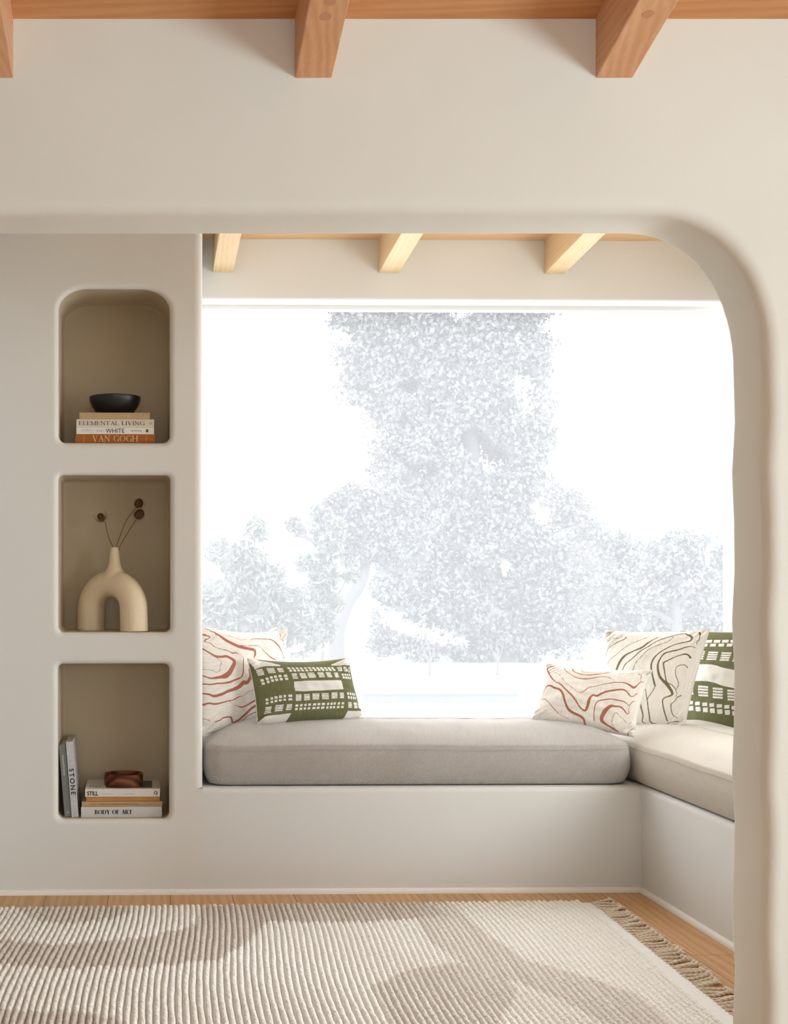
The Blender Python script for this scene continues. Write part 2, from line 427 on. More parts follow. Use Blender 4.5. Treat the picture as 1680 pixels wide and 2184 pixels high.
wall_with_window('wall_rear', 'y', -2.75, .2, -3.6, 3.6, 4.2, -.2, 1.0, 1.05, 2.15, M_PLAS, False)  # unseen opening added for the rear fill

# shelf wall with three niches
def rrect(x0, x1, z0, z1, rt, rb, n=10, rtz=None):
    rtz = rtz or rt; p = []
    for (cx_, cz_, rx, rz, a0) in ((x1-rt, z1-rtz, rt, rtz, 0), (x0+rt, z1-rtz, rt, rtz, 90), (x0+rb, z0+rb, rb, rb, 180), (x1-rb, z0+rb, rb, rb, 270)):
        for k in range(n+1):
            a = math.radians(a0 + 90*k/n); p.append((cx_ + rx*math.cos(a), cz_ + rz*math.sin(a)))
    return p
def ZZ(py): return bp(240, py, YB).z
def XX(px): return bp(px, 1243, YB).x
niches = [(XX(124.5), XX(362), ZZ(944), ZZ(615), .112, .028, .085), (XX(124), XX(363), ZZ(1348.5), ZZ(1013), .020, .022, .02), (XX(123), XX(361), ZZ(1747.5), ZZ(1416), .020, .026, .02)]
LIP, ND = .021, .30
bm = bmesh.new(); R = .030
outer = [(-2.75, -.05), (XP, -.05), (XP, ZB-.002), (XP-R, ZB-.002), (XP-R, 2.95), (-2.75, 2.95)]
ov = [bm.verts.new((x, YB, z)) for x, z in outer]
edges = [bm.edges.new((ov[i], ov[(i+1) % len(ov)])) for i in range(len(ov))]
lips = []
def grow(pts, d):
    n = len(pts); res = []
    for i in range(n):
        p0, p1, p2 = Vector(pts[i-1]), Vector(pts[i]), Vector(pts[(i+1) % n])
        t = (p2 - p0); nr = Vector((t.y, -t.x)).normalized()
        res.append((p1.x + nr.x*d, p1.y + nr.y*d))
    return res
for ni, (x0, x1, z0, z1, rt, rb, rtz) in enumerate(niches):
    base = rrect(x0, x1, z0, z1, rt, rb, 10, rtz)
    o1 = grow(base, LIP*1.35)
    vs = [bm.verts.new((x, YB, z)) for x, z in o1]
    edges += [bm.edges.new((vs[i], vs[(i+1) % len(vs)])) for i in range(len(vs))]
    lips.append((base, o1))
bmesh.ops.triangle_fill(bm, edges=edges, use_beauty=True, use_dissolve=False, normal=(0, -1, 0))
front_faces = list(bm.faces)
rnd = random.Random(4)
niche_faces = []
for ni, (base, o1) in enumerate(lips):
    N = len(base); rings = []
    rings.append([(x, YB, z) for x, z in o1]); rings.append([(x, YB, z) for x, z in grow(base, LIP*1.02)])
    for k in range(1, 9):
        a = math.pi/2*k/8
        g = grow(base, LIP*(1-math.sin(a))); rings.append([(x, YB + LIP*(1-math.cos(a)), z) for x, z in g])
    rings.append([(x, YB+.06, z) for x, z in base])
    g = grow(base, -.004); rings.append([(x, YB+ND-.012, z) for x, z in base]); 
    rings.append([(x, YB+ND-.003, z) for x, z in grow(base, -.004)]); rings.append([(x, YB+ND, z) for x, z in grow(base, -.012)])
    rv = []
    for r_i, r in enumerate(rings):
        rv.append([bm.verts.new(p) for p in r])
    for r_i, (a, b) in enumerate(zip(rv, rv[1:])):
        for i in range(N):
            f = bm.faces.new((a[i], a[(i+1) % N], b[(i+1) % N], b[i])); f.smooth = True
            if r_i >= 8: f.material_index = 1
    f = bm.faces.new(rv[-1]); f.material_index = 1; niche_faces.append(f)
# rounded end and return of the wall
prof = [(XP - R + R*math.sin(math.pi/2*k/8), YB + R*(1-math.cos(math.pi/2*k/8))) for k in range(9)] + [(XP, YB+R+.01), (XP, YW+.12)]
cols = [[bm.verts.new((x, y, z)) for z in (ZB-.002, 2.95)] for x, y in prof]
for a, b in zip(cols, cols[1:]):
    f = bm.faces.new((a[0], b[0], b[1], a[1])); f.smooth = True
c1 = cols[-1]
b0 = [bm.verts.new((XP, YW+.12, -.05)), bm.verts.new((-2.75, YW+.12, -.05)), bm.verts.new((-2.75, YW+.12, 2.95)), bm.verts.new((XP, YW+.12, 2.95))]
bm.faces.new(b0)
t_ = [bm.verts.new(p) for p in ((-2.75, YB, 2.95), (XP, YB, 2.95), (XP, YW+.12, 2.95), (-2.75, YW+.12, 2.95))]; bm.faces.new(t_)
bmesh.ops.recalc_face_normals(bm, faces=bm.faces)
for f in front_faces:
    if f.is_valid and f.normal.y > 0: f.normal_flip()
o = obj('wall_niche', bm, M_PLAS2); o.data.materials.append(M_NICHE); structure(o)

# built in bench (L shaped, plaster)
bm = bmesh.new()
L = [(XP, YB), (XC, YB), (XC, 3.16), (XR+.05, 3.16), (XR+.05, YW+.05), (XP, YW+.05)]
lo = [bm.verts.new((x, y, -.02)) for x, y in L]; hi = [bm.verts.new((x, y, ZB)) for x, y in L]
bm.faces.new(hi); bm.faces.new(lo[::-1])
for i in range(6): bm.faces.new((lo[i], lo[(i+1) % 6], hi[(i+1) % 6], hi[i]))
bmesh.ops.recalc_face_normals(bm, faces=bm.faces)
bmesh.ops.bevel(bm, geom=[bm.edges.get((hi[0], hi[1])), bm.edges.get((hi[1], hi[2]))], offset=.022, segments=5, profile=.5, affect='EDGES')
o = obj('window_bench', bm, M_PLASB); smooth_angle(o, 30)
tag(o, 'built-in white plaster corner bench under the window, carrying the seat cushions', 'bench')

# quarter round trims on the floor
def quarter(bm, p0, p1, nx, ny, r=.019):
    rings = []
    for p in (p0, p1):
        ring = [(p[0], p[1], .0)] 
        for k in range(7):
            a = math.pi/2*k/6; ring.append((p[0]+nx*r*.75*math.cos(a), p[1]+ny*r*.75*math.cos(a), r*math.sin(a)))
        rings.append([bm.verts.new(q) for q in ring])
    n = len(rings[0])
    for i in range(n): bm.faces.new((rings[0][i], rings[0][(i+1) % n], rings[1][(i+1) % n], rings[1][i]))
    bm.faces.new(rings[0]); bm.faces.new(rings[1][::-1])
    bmesh.ops.recalc_face_normals(bm, faces=bm.faces)
bm = bmesh.new(); quarter(bm, (-2.7, YB), (XC, YB), 0, -1); o = obj('trim_1', bm, M_TRIM); smooth_angle(o, 50); structure(o)
bm = bmesh.new(); quarter(bm, (XC, 3.16), (XC, YB), -1, 0); o = obj('trim_2', bm, M_TRIM); smooth_angle(o, 50); structure(o)

# ------------------------------------------------------------------ seat cushions
def nz(x, y, z=0):
    from mathutils import noise as N_
    return N_.noise(Vector((x, y, z)))
def cushion(name, x0, x1, y0, y1, zb_, zs, crown, mat, label, sl=.24, sseed=0):
    cx_, cy_ = (x0+x1)/2, (y0+y1)/2; hx, hy = (x1-x0)/2, (y1-y0)/2; r0 = .075
    def outline(d, nper=18, ns=46):
        ax, ay = hx-d, hy-d; r = max(min(r0-d*.3, ax, ay), .006) if d < r0*2 else max(min(.04, ax, ay), .004)
        pts = []
        segs = [((ax, -(ay-r)), (ax, ay-r), 14), ((ax-r, ay), (-(ax-r), ay), ns), ((-ax, ay-r), (-ax, -(ay-r)), 14), ((-(ax-r), -ay), (ax-r, -ay), ns)]
        cents = [(ax-r, ay-r, 0), (-(ax-r), ay-r, 90), (-(ax-r), -(ay-r), 180), (ax-r, -(ay-r), 270)]
        for (p, q, m), (ccx, ccy, a0) in zip(segs, cents):
            for k in range(m): pts.append((p[0]+(q[0]-p[0])*k/m, p[1]+(q[1]-p[1])*k/m))
            for k in range(8):
                a = math.radians(a0+90*k/8); pts.append((ccx+r*math.cos(a), ccy+r*math.sin(a)))
        return pts
    prof = [(.09, zb_), (.045, zb_+.001), (.022, zb_+.008)]
    hside = zs - zb_
    for k in range(1, 9):
        t = k/9; prof.append((.020*(1-t/.62)**2 if t < .62 else .007*((t-.62)/.38)**2, zb_+.008+(hside-.012)*t))
    prof += [(.0068, zs-.002), (.0078, zs), (.0090, zs+.002)]
    dm = min(hx, hy) - .004
    for k in range(1, 19):
        d = .009 + (dm-.009)*(k/18)**1.5
        t = min(1, d/sl); prof.append((d, zs + .002 + crown*(1-(1-t)**2.2)**.86))
    bm = bmesh.new(); rings = []
    for d, z in prof:
        ring = []
        for x, y in outline(d):
            w = .006*nz(x*3+sseed, y*3, z*4) + .0025*nz(x*14+sseed, y*14, z*10)
            wz = w*1.0 if z > zb_+.01 else 0
            f = 1 + (w*.8/ max(hx, hy) if d < .05 and z > zb_+.01 else 0)
            ring.append(bm.verts.new((cx_+x*f, cy_+y*f, z+wz)))
        rings.append(ring)
    n = len(rings[0])
    for a, b in zip(rings, rings[1:]):
        for k in range(n): bm.faces.new((a[k], a[(k+1) % n], b[(k+1) % n], b[k]))
    bm.faces.new(rings[-1]); bm.faces.new(rings[0][::-1])
    bmesh.ops.recalc_face_normals(bm, faces=bm.faces)
    seam = [v.co.copy() for v in rings[12]]
    e = empty(name, (cx_, cy_, zb_))
    M = Matrix.Translation((-cx_, -cy_, -zb_)); bmesh.ops.transform(bm, matrix=M, verts=bm.verts)
    b = obj('cushion_body', bm, mat, e, smooth=True)
    bm = bmesh.new(); pts = [M @ p + Vector(((p.x-cx_)/hx*.003 if abs(p.x-cx_) > hx*.97 else 0, -.002 if p.y < cy_-hy*.9 else 0, .0)) for p in seam]; tube(bm, pts + pts[:1], .0011, 6, False)
    obj('top_seam', bm, mat, e, smooth=True)
    tag(e, label, 'seat cushion'); return e
zseam = bp(900, 1600, YB+.01).z
cushion('seat_cushion', XP+.004, bp(1360, 1640, YB).x, YB+.012, YW-.005, ZB, zseam, .087, M_SEAT, 'long grey-beige woven seat cushion lying along the window on the plaster bench')
cushion('seat_cushion', bp(1361, 1640, YB).x+.002, XR-.005, 3.2, YW-.005, ZB, zseam, .07, M_SEAT2, 'sand-coloured seat cushion on the right arm of the bench, cut by the arch jamb', .24, 7)

# ------------------------------------------------------------------ pillows
def homog(quad):      # pixel -> uv of quad (TL,TR,BR,BL) -> (-1..1, v up)
    dst = [(-1, 1), (1, 1), (1, -1), (-1, -1)]; A = []; B = []
    for (x, y), (u, v) in zip(quad, dst):
        A.append([x, y, 1, 0, 0, 0, -u*x, -u*y]); B.append(u)
        A.append([0, 0, 0, x, y, 1, -v*x, -v*y]); B.append(v)
    h = np.linalg.solve(np.array(A, float), np.array(B, float)); return np.append(h, 1).reshape(3, 3)
def hmap(Hm, P):
    P = np.asarray(P, float); q = np.c_[P, np.ones(len(P))] @ Hm.T; return q[:, :2]/q[:, 2:]
def seg_dist(P, a, b, wa, wb):
    d = b-a; L2 = (d**2).sum() + 1e-12; t = np.clip(((P-a) @ d)/L2, 0, 1)
    return np.hypot(*(P-(a+t[:, None]*d)).T) - (wa+(wb-wa)*t)/2
def poly_sd(P, poly):
    n = len(poly); inside = np.zeros(len(P), bool); dmin = np.full(len(P), 1e9)
    for i in range(n):
        a = poly[i]; b = poly[(i+1) % n]; dmin = np.minimum(dmin, seg_dist(P, a, b, 0, 0))
        c = ((a[1] > P[:, 1]) != (b[1] > P[:, 1])); 
        xs = (b[0]-a[0])*(P[:, 1]-a[1])/((b[1]-a[1]) + 1e-12)+a[0]; inside ^= c & (P[:, 0] < xs)
    return np.where(inside, -dmin, dmin)
def pillow(name, quad, depths, thick, ink_fn, size, mats, label, group, pinch=(.05, .05, .05, .05), seed=0, cord=None, res=230):
    C3 = [bp(x, y, d) for (x, y), d in zip(quad, depths)]     # TL TR BR BL
    TL, TR, BR, BL = C3; cen = (TL+TR+BR+BL)/4
    ex = ((TR+BR)-(TL+BL)).normalized(); nrm = ((TR+BR-TL-BL).cross(TL+TR-BL-BR)).normalized()
    if nrm.y > 0: nrm = -nrm
    base = (BL+BR)/2
    e = empty(name, (base.x, base.y, base.z))
    wlen = ((TR-TL).length + (BR-BL).length)/4; hlen = ((TL-BL).length+(TR-BR).length)/4
    kl, kr, kb, kt = pinch
    def surf(u, v, side):
        pu = np.where(u < 0, kl, kr); pv = np.where(v < 0, kb, kt)
        uu = u*(1 - pu*(1-v**2)*np.abs(u)**2.5); vv = v*(1 - pv*(1-u**2)*np.abs(v)**2.5)
        a, b = (uu+1)/2, (vv+1)/2
        P = (np.outer((1-a)*(1-b), BL) + np.outer(a*(1-b), BR) + np.outer(a*b, TR) + np.outer((1-a)*b, TL))
        prof = ((1-u**2)**.46)*((1-v**2)**.46)
        sag = 1 - .12*v
        wr = np.array([nz(x*2.2+seed, y*2.2, side*3) * .14 + nz(x*6+seed, y*6+3, side)*.06 for x, y in zip(u, v)])
        crn = np.array([nz((x-y)*9+seed, (x+y)*1.5, 1) for x, y in zip(u, v)])*np.exp(-(((np.abs(u)-.93)/.22)**2+((np.abs(v)-.9)/.25)**2))*.8
        h = thick*prof*sag*(1+wr) + thick*crn*np.clip(prof*3, 0, .5)
        return P + np.outer(h*side, nrm)
    parts = []
    for side, rs, nm, mat in ((1, res, 'front_panel', mats[0]), (-1, 50, 'back_panel', mats[1])):
        nu = rs; nv = max(20, int(rs*hlen/wlen))
        s = np.linspace(-1, 1, nu); t = np.linspace(-1, 1, nv)
        s = .75*s + .25*np.sin(math.pi/2*s); t = .75*t+.25*np.sin(math.pi/2*t)
        U, V = np.meshgrid(s, t); u, v = U.ravel(), V.ravel()
        P = surf(u, v, side) - np.array(base)
        idx = np.arange(nu*nv).reshape(nv, nu)
        q = np.stack([idx[:-1, :-1], idx[:-1, 1:], idx[1:, 1:], idx[1:, :-1]], -1).reshape(-1, 4)
        if side < 0: q = q[:, ::-1]
        me = bpy.data.meshes.new(nm); me.from_pydata(P.tolist(), [], q.tolist())
        uvl = me.uv_layers.new(name='UVMap'); loops = q.ravel()
        uv = np.stack([u[loops]*wlen*2, v[loops]*hlen*2], -1).astype(np.float32); uvl.data.foreach_set('uv', uv.ravel())
        if side > 0 or ink_fn is None or True:
            at = me.attributes.new('ink', 'FLOAT', 'POINT')
            if side > 0 and ink_fn is not None:
                Q = np.stack([u*wlen*1000, v*hlen*1000], -1)          # millimetres on the cloth
                sd = ink_fn(Q, wlen*1000, hlen*1000)
                val = np.clip(.5 - sd/12.0, 0, 1)
            else: val = np.zeros(len(u))
            at.data.foreach_set('value', val.astype(np.float32))
        parts.append(mesh_obj(nm, me, mat, e, smooth=True))
    k = np.linspace(-1, 1, 40)
    ring = [(x, -1) for x in k] + [(1, x) for x in k[1:]] + [(-x, 1) for x in k[1:]] + [(-1, -x) for x in k[1:-1]]
    ring = np.array(ring); P = surf(ring[:, 0], ring[:, 1], 0) - np.array(base)
    bm = bmesh.new(); pts = [Vector(p) for p in P]; tube(bm, pts + pts[:1], .0022, 6, False)
    obj('seam_cord', bm, cord or mats[1], e, smooth=True)
    tag(e, label, 'pillow', group); return e
def strokes_ink(quad, off, sc, strokes, polys=()):
    Hm = homog(quad)
    def fn(Q, w, h):
        pxmm = w*2/ (np.hypot(quad[1][0]-quad[0][0], quad[1][1]-quad[0][1]))
        best = np.full(len(Q), 1e3)
        for pts, ws in strokes:
            pp = np.array(pts, float)/sc + np.array(off)
            if not hasattr(ws, '__len__'): ws = [ws]*len(pp)
            ws = list(ws) + [ws[-1]]*(len(pp)-len(ws))
            cc = curve_pts([(a_, b_, w_) for (a_, b_), w_ in zip(pp, ws)], 3); pp = np.array([(c_.x, c_.y) for c_ in cc]); ws = [max(2.5, c_.z) for c_ in cc]
            uv = hmap(Hm, pp)*[w, h]; wm = np.array(ws)*1.2/sc*pxmm
            for i in range(len(uv)-1):
                a, b = uv[i], uv[i+1]; m = (np.abs(Q-(a+b)/2).max(1) < np.abs(a-b).max()/2+28)
                if m.any(): best[m] = np.minimum(best[m], seg_dist(Q[m], a, b, wm[i], wm[i+1]))
        for poly in polys:
            uv = hmap(Hm, np.array(poly, float)/sc + np.array(off))*[w, h]; c = uv.mean(0); r = np.abs(uv-c).max()+14
            m = (np.abs(Q-c).max(1) < r)
            if m.any(): best[m] = np.minimum(best[m], poly_sd(Q[m], uv))
        best += np.array([nz(x*.09, y*.09) for x, y in Q])*.7
        return best
    return fn
gP = 'scatter pillows on the window seat'
# left terracotta square
q1 = [(429, 1336), (613, 1343), (590, 1541), (429, 1567)]
s1 = [([(95,125),(180,165),(270,205),(340,270),(420,350),(500,410),(590,470),(690,505),(800,530),(880,560),(885,650),(865,700),(880,770)], [8,14,22,34,36,36,40,38,36,38,32,14,10]),
 ([(620,455),(700,462),(800,460),(950,458),(1010,500),(1060,580),(1120,660),(1180,715),(1240,750)], [10,8,8,8,8,10,12,14,12]),
 ([(430,195),(560,270),(660,310),(800,322)], 5),
 ([(850,325),(920,295),(1050,295),(1160,310),(1250,340),(1300,400),(1350,500),(1390,600),(1450,715),(1530,675)], [6,8,10,12,16,22,24,16,16,8]),
 ([(1440,210),(1450,260),(1420,315),(1450,360),(1470,440),(1475,510),(1510,580),(1540,555)], [8,8,8,12,12,10,8,8]), ([(1365,232),(1385,255),(1365,285)], 8), ([(1590,215),(1550,170)], 6),
 ([(40,262),(60,270),(110,280),(145,310),(120,340),(75,365),(65,395),(90,412),(140,425),(190,480),(250,525),(330,555),(420,578),(490,625),(550,615),(600,645),(655,710),(650,780),(640,900),(630,1010),(600,1075),(500,1120),(400,1165),(300,1185),(210,1190),(130,1210),(40,1205)], [20,20,16,14,12,14,12,8,8,8,8,8,9,14,14,6,8,14,18,18,18,20,22,18,16,16,12]),
 ([(40,555),(60,570),(130,635),(200,690),(290,700),(380,690),(440,720),(490,760),(500,810),(460,900),(410,990),(350,1050),(270,1075),(150,1100),(100,1095),(40,1060)], [14,14,16,24,26,28,30,40,46,56,60,60,34,20,16,10]),
 ([(195,700),(250,745),(290,800),(270,880),(262,960),(200,992),(160,960),(40,945)], 6),
 ([(40,1370),(110,1385),(170,1410),(280,1375),(380,1320),(460,1290),(560,1240),(620,1190),(650,1165),(710,1165),(740,1120),(770,1040),(770,930),(800,870),(850,860),(910,920)], [16,20,28,30,32,36,44,50,48,40,44,50,44,40,18,12]),
 ([(40,1560),(95,1530),(180,1540),(280,1520),(400,1480),(480,1460),(560,1410),(640,1390),(720,1320),(830,1280),(860,1220),(910,1160),(990,1140),(1100,1150)], [22,18,20,18,12,14,10,6,8,8,12,14,12,12]),
 ([(410,1490),(480,1540),(560,1565),(640,1580),(740,1530),(860,1460),(960,1430),(1150,1430)], [6,6,8,16,20,24,22,20]),
 ([(215,1830),(290,1800),(340,1760),(440,1745),(470,1750),(500,1800),(520,1835),(600,1800),(680,1720),(750,1640),(840,1570),(940,1535),(1155,1530)], [10,14,16,18,20,24,20,30,36,38,36,30,24]),
 ([(620,1835),(700,1780),(750,1720),(850,1670),(950,1640),(1160,1585)], [10,14,12,12,12,16]), ([(40,1785),(120,1815)], 8)]
pillow('throw_pillow', q1, (5.10, 5.38, 5.34, 5.04), .062, strokes_ink(q1, (425, 1325), 8.4, s1), None, (M_TERRA_H, M_CREAM),
       'large square cream pillow with terracotta contour lines in the left corner of the seat', gP, (.0, .02, .02, .10), 3)
# left green lumbar
q2 = [(527, 1404), (743, 1403), (776, 1537), (549, 1546)]
polys = []
def bars(x0, y0, x1, y1, sk=0, sl=0, n=4):
    h = (y1-y0)/n
    for k in range(n):
        a = y0+h*k+h*.07; b = a+h*.70; s0 = sk*(k/n); s1_ = sk*((k+.72)/n)
        polys.append([(x0+s0, a), (x1+s0, a+sl), (x1+s1_, b+sl), (x0+s1_, b)])
def cell(x0, y0, x1, y1, sk=0): polys.append([(x0, y0), (x1, y0-2), (x1+sk, y1-1), (x0+sk, y1+1)])
bars(122, 212, 205, 302, 20, -12); bars(253, 190, 352, 270, 22, 0); bars(388, 190, 462, 257, 24, 2)
for k in range(12):
    x = 523+k*53.5; cell(x, 184-k*.4, x+36, 209-k*.4, 10); cell(x+18, 219-k*1.0, x+54, 249-k*1.5, 8)
bars(1195, 175, 1260, 240, 18, -4); bars(1290, 170, 1345, 242, 14, 0); bars(1366, 176, 1386, 250, 10, 4)
for (a, b, y) in ((165,205,342),(230,265,326),(285,322,310),(340,378,300),(400,440,293),(468,510,290)):
    cell(a, y, b, y+31, 6); cell(a+13, y+42, b+12, y+74, 6)
for (a, b, y0, y1) in ((568,635,275,355),(672,750,270,350),(773,865,263,343),(902,985,263,336),(1018,1092,260,332),(1138,1198,258,329)): bars(a, y0, b, y1, 22, -3)
for (a, b) in ((1252,1285),(1295,1322),(1335,1360),(1370,1390)): cell(a, 270, b, 296, 8); cell(a+8, 309, b+8, 338, 8)
polys.append([(600,385),(1235,362),(1255,485),(720,517),(612,508),(606,470),(597,470)])
for (a, b, y) in ((232,266,600),(293,326,586),(342,381,575),(398,437,567),(457,487,562),(518,570,558)): cell(a, y, b, y+32, 3); cell(a+2, y+49, b+2, y+76, 3)
for (a, b, y0, y1) in ((620,697,555,645),(728,803,550,640),(838,930,543,630),(963,1052,537,627),(1088,1168,530,615),(1203,1264,528,610)): bars(a, y0, b, y1, 2, -3)
for (a, b) in ((1310,1340),(1355,1383),(1400,1425),(1437,1458)): cell(a, 523, b, 555, 6); cell(a+10, 572, b+10, 606, 6)
bars(236, 712, 316, 805, -2, -8); bars(365, 690, 465, 780, -8, -4); bars(506, 684, 577, 768, -10, -2)
for i, (a, b) in enumerate(((622,658),(680,715),(735,765),(787,820),(845,888),(903,940),(962,1005),(1032,1060),(1080,1110),(1125,1155),(1180,1213),(1235,1270))):
    y = 688-i*2.9; cell(a, y, b, y+30, -3); cell(a-5, y+48, b-5, y+78, -3)
bars(1325, 650, 1383, 733, 6, 0); bars(1415, 650, 1473, 733, 8, 0); bars(1487, 656, 1510, 730, 14, 2)
polys += [[(0,20),(60,30),(440,140),(440,160),(240,163),(180,180),(110,205),(60,120)], [(1400,20),(1330,60),(1120,135),(1130,152),(1260,155),(1420,145)],
          [(180,900),(245,835),(575,803),(545,890),(530,960),(170,960)], [(1328,768),(1545,763),(1620,900),(1280,900),(1280,868),(1300,860)]]
pillow('throw_pillow', q2, (5.10, 5.24, 5.20, 5.03), .058, strokes_ink(q2, (520, 1395), 6.222, [], polys), None, (M_BLOCK, M_CREAM),
       'olive green lumbar pillow with cream block print, leaning on the left square pillow', gP, (.04, .045, .02, .13), 11, M_CREAM, 260)
# right terracotta lumbar
q3 = [(1166, 1414), (1390, 1430), (1352, 1572), (1134, 1534)]
s3 = [([(345,125),(265,145),(245,175),(265,235),(300,310),(345,360),(410,400),(470,470),(540,545),(590,610),(640,690),(690,735),(720,730),(745,670),(770,590),(810,545),(860,555),(930,520),(1020,490),(1120,475),(1200,470),(1260,490),(1310,540),(1350,552),(1420,505)], [6,10,14,18,16,10,14,16,18,16,14,20,28,32,30,20,24,24,22,24,20,16,12,8,8]),
 ([(275,232),(330,232),(385,255),(430,320),(470,385),(540,440),(600,495),(650,520),(710,490),(760,445),(830,435),(930,405),(1010,390),(1110,375),(1230,375),(1300,405),(1360,435),(1400,410),(1450,355),(1500,345)], [4,5,5,6,6,6,5,6,10,8,7,8,10,10,14,20,24,16,10,8]),
 ([(455,160),(470,205),(530,260),(600,310),(700,330),(800,320),(900,300),(990,295),(1060,335),(1110,378)], [8,8,8,10,12,12,10,8,6,4]),
 ([(555,175),(570,215),(640,255),(720,272),(800,270),(900,250),(1020,222)], [14,12,10,10,14,14,6]),
 ([(665,190),(690,225),(800,228),(960,215),(1040,210)], 6), ([(1130,230),(1200,240),(1330,225)], 5), ([(1410,222),(1450,250),(1450,310),(1460,345)], 6),
 ([(185,510),(210,450),(240,410),(285,410),(330,440),(400,470),(440,540),(460,620),(490,700),(540,750),(620,790),(670,820),(690,850),(700,900)], [4,6,14,22,22,24,26,22,26,28,24,24,20,18]),
 ([(175,580),(205,572),(260,625),(320,700),(400,780),(500,828)], [8,8,8,8,7,4]),
 ([(820,855),(820,780),(835,690),(870,625),(950,605),(1050,595),(1140,610),(1230,625),(1300,662),(1320,655),(1350,620),(1380,610)], [12,10,10,12,14,14,14,10,6,8,8,12]),
 ([(1310,662),(1300,720),(1300,760),(1270,765),(1230,720),(1180,690),(1100,685),(1040,685),(970,740),(925,810),(925,860),(1000,910),(1080,950),(1140,980)], [5,6,8,10,14,16,20,34,44,40,34,16,18,8]),
 ([(1100,950),(1055,880),(1080,800),(1100,765),(1145,770),(1160,800),(1220,835),(1290,895),(1340,870)], 6), ([(1360,930),(1310,960),(1270,1020)], 9)]
pillow('throw_pillow', q3, (5.22, 5.02, 4.95, 5.14), .052, strokes_ink(q3, (1125, 1400), 6.0, s3), None, (M_TERRA_V, M_CREAM),
       'small cream lumbar pillow with rust contour lines at the right end of the long cushion', gP, (.03, .05, .02, .10), 17)
# right olive line square
q4 = [(1290, 1344), (1513, 1342), (1458, 1557), (1286, 1550)]
s4 = [([(75,115),(130,78)], 6), ([(105,240),(85,195),(80,190)], 5), ([(105,240),(160,205),(270,180),(285,140)], 6),
 ([(345,165),(325,205),(240,255),(180,300),(110,350),(85,400),(60,540)], [12,12,12,12,10,8,4]),
 ([(615,165),(500,240),(400,300),(300,380),(240,440),(130,530),(95,590)], 7),
 ([(760,165),(680,230),(620,290),(560,355),(460,410),(370,455),(300,520),(250,610),(200,760)], [12,12,22,24,18,22,30,24,20]),
 ([(1110,98),(1010,110),(860,180),(740,250),(640,340),(560,400),(500,460),(420,540),(340,610),(280,760)], 13),
 ([(950,155),(920,210),(870,265),(760,320),(660,375),(600,440),(545,510),(480,590),(430,740)], 7),
 ([(1110,115),(1180,170),(1165,240),(1080,265),(970,305),(870,370),(790,430),(710,520),(675,620),(690,730),(720,860),(720,900),(635,1030)], [16,26,16,16,12,14,14,18,20,18,22,10,8]),
 ([(1225,355),(1180,335),(1100,350),(1000,395),(900,425),(840,455),(800,510),(760,600),(765,700),(800,790),(880,870),(940,960),(920,990),(840,1020),(820,1060),(840,1160),(870,1255)], [8,10,16,18,18,20,16,22,26,28,36,30,22,14,14,16,16]),
 ([(1165,505),(1140,470),(1090,455),(990,490),(870,560),(830,590),(840,680),(870,830),(940,870),(990,940),(990,1000)], [22,18,18,12,16,18,14,12,10,8,6]),
 ([(1130,640),(1080,605),(990,640),(980,740),(1020,850),(980,930)], [12,8,8,8,8,8]),
 ([(1050,985),(1000,1010),(970,1055),(925,1090),(940,1190),(1000,1225)], [14,12,8,12,10,6]),
 ([(1275,95),(1285,150),(1275,220),(1245,260),(1245,310)], [22,14,8,8,5]),
 ([(565,810),(590,870),(610,940),(630,1050),(650,1200),(660,1270),(740,1285)], [8,10,10,12,16,14,8]),
 ([(500,880),(515,940),(530,1040),(560,1150),(570,1210),(555,1260),(600,1285)], [14,18,24,18,16,12,6]), ([(1010,1255),(900,1270),(830,1300)], 8)]
pillow('throw_pillow', q4, (5.40, 5.18, 5.10, 5.32), .054, strokes_ink(q4, (1280, 1335), 6.0, s4), None, (M_OLIVE_V, M_CREAM),
       'large square cream pillow with dark olive contour lines on the right seat', gP, (.03, .04, .02, .075), 23, res=260)
# right green block square
q5 = [(1450, 1345), (1640, 1348), (1622, 1575), (1428, 1546)]
polys = []
for k in range(-4, 4):
    x = 1385+k*104; cell(x, 183-k, x+80, 221-k, -4); cell(x-40, 234-k, x+30, 272-k, -4)
for k in range(-3, 3): bars(1440+k*165, 335+k*8, 1560+k*165, 452+k*10, -22, 2, 4)
polys.append([(900, 490), (1180, 497), (1500, 505), (1560, 520), (1620, 542), (2100, 640), (2100, 880), (1620, 772), (1540, 740), (1440, 716), (1180, 710), (900, 700)])
for k in range(-3, 4): bars(1322+k*185, 768+k*26, 1446+k*185, 915+k*28, 0, 8, 4)
for k in range(-5, 6):
    y = 990+k*11; x = 1367+k*94; cell(x, y, x+64, y+44, -2); cell(x+2, y+66, x+66, y+124, -2)
pillow('throw_pillow', q5, (5.455, 5.12, 5.04, 5.445), .045, strokes_ink(q5, (1280, 1335), 6.0, [], polys), None, (M_BLOCK, M_CREAM),
       'square olive green pillow with cream block print, half hidden behind the arch jamb', gP, (.02, .02, .02, .02), 31, M_CREAM)

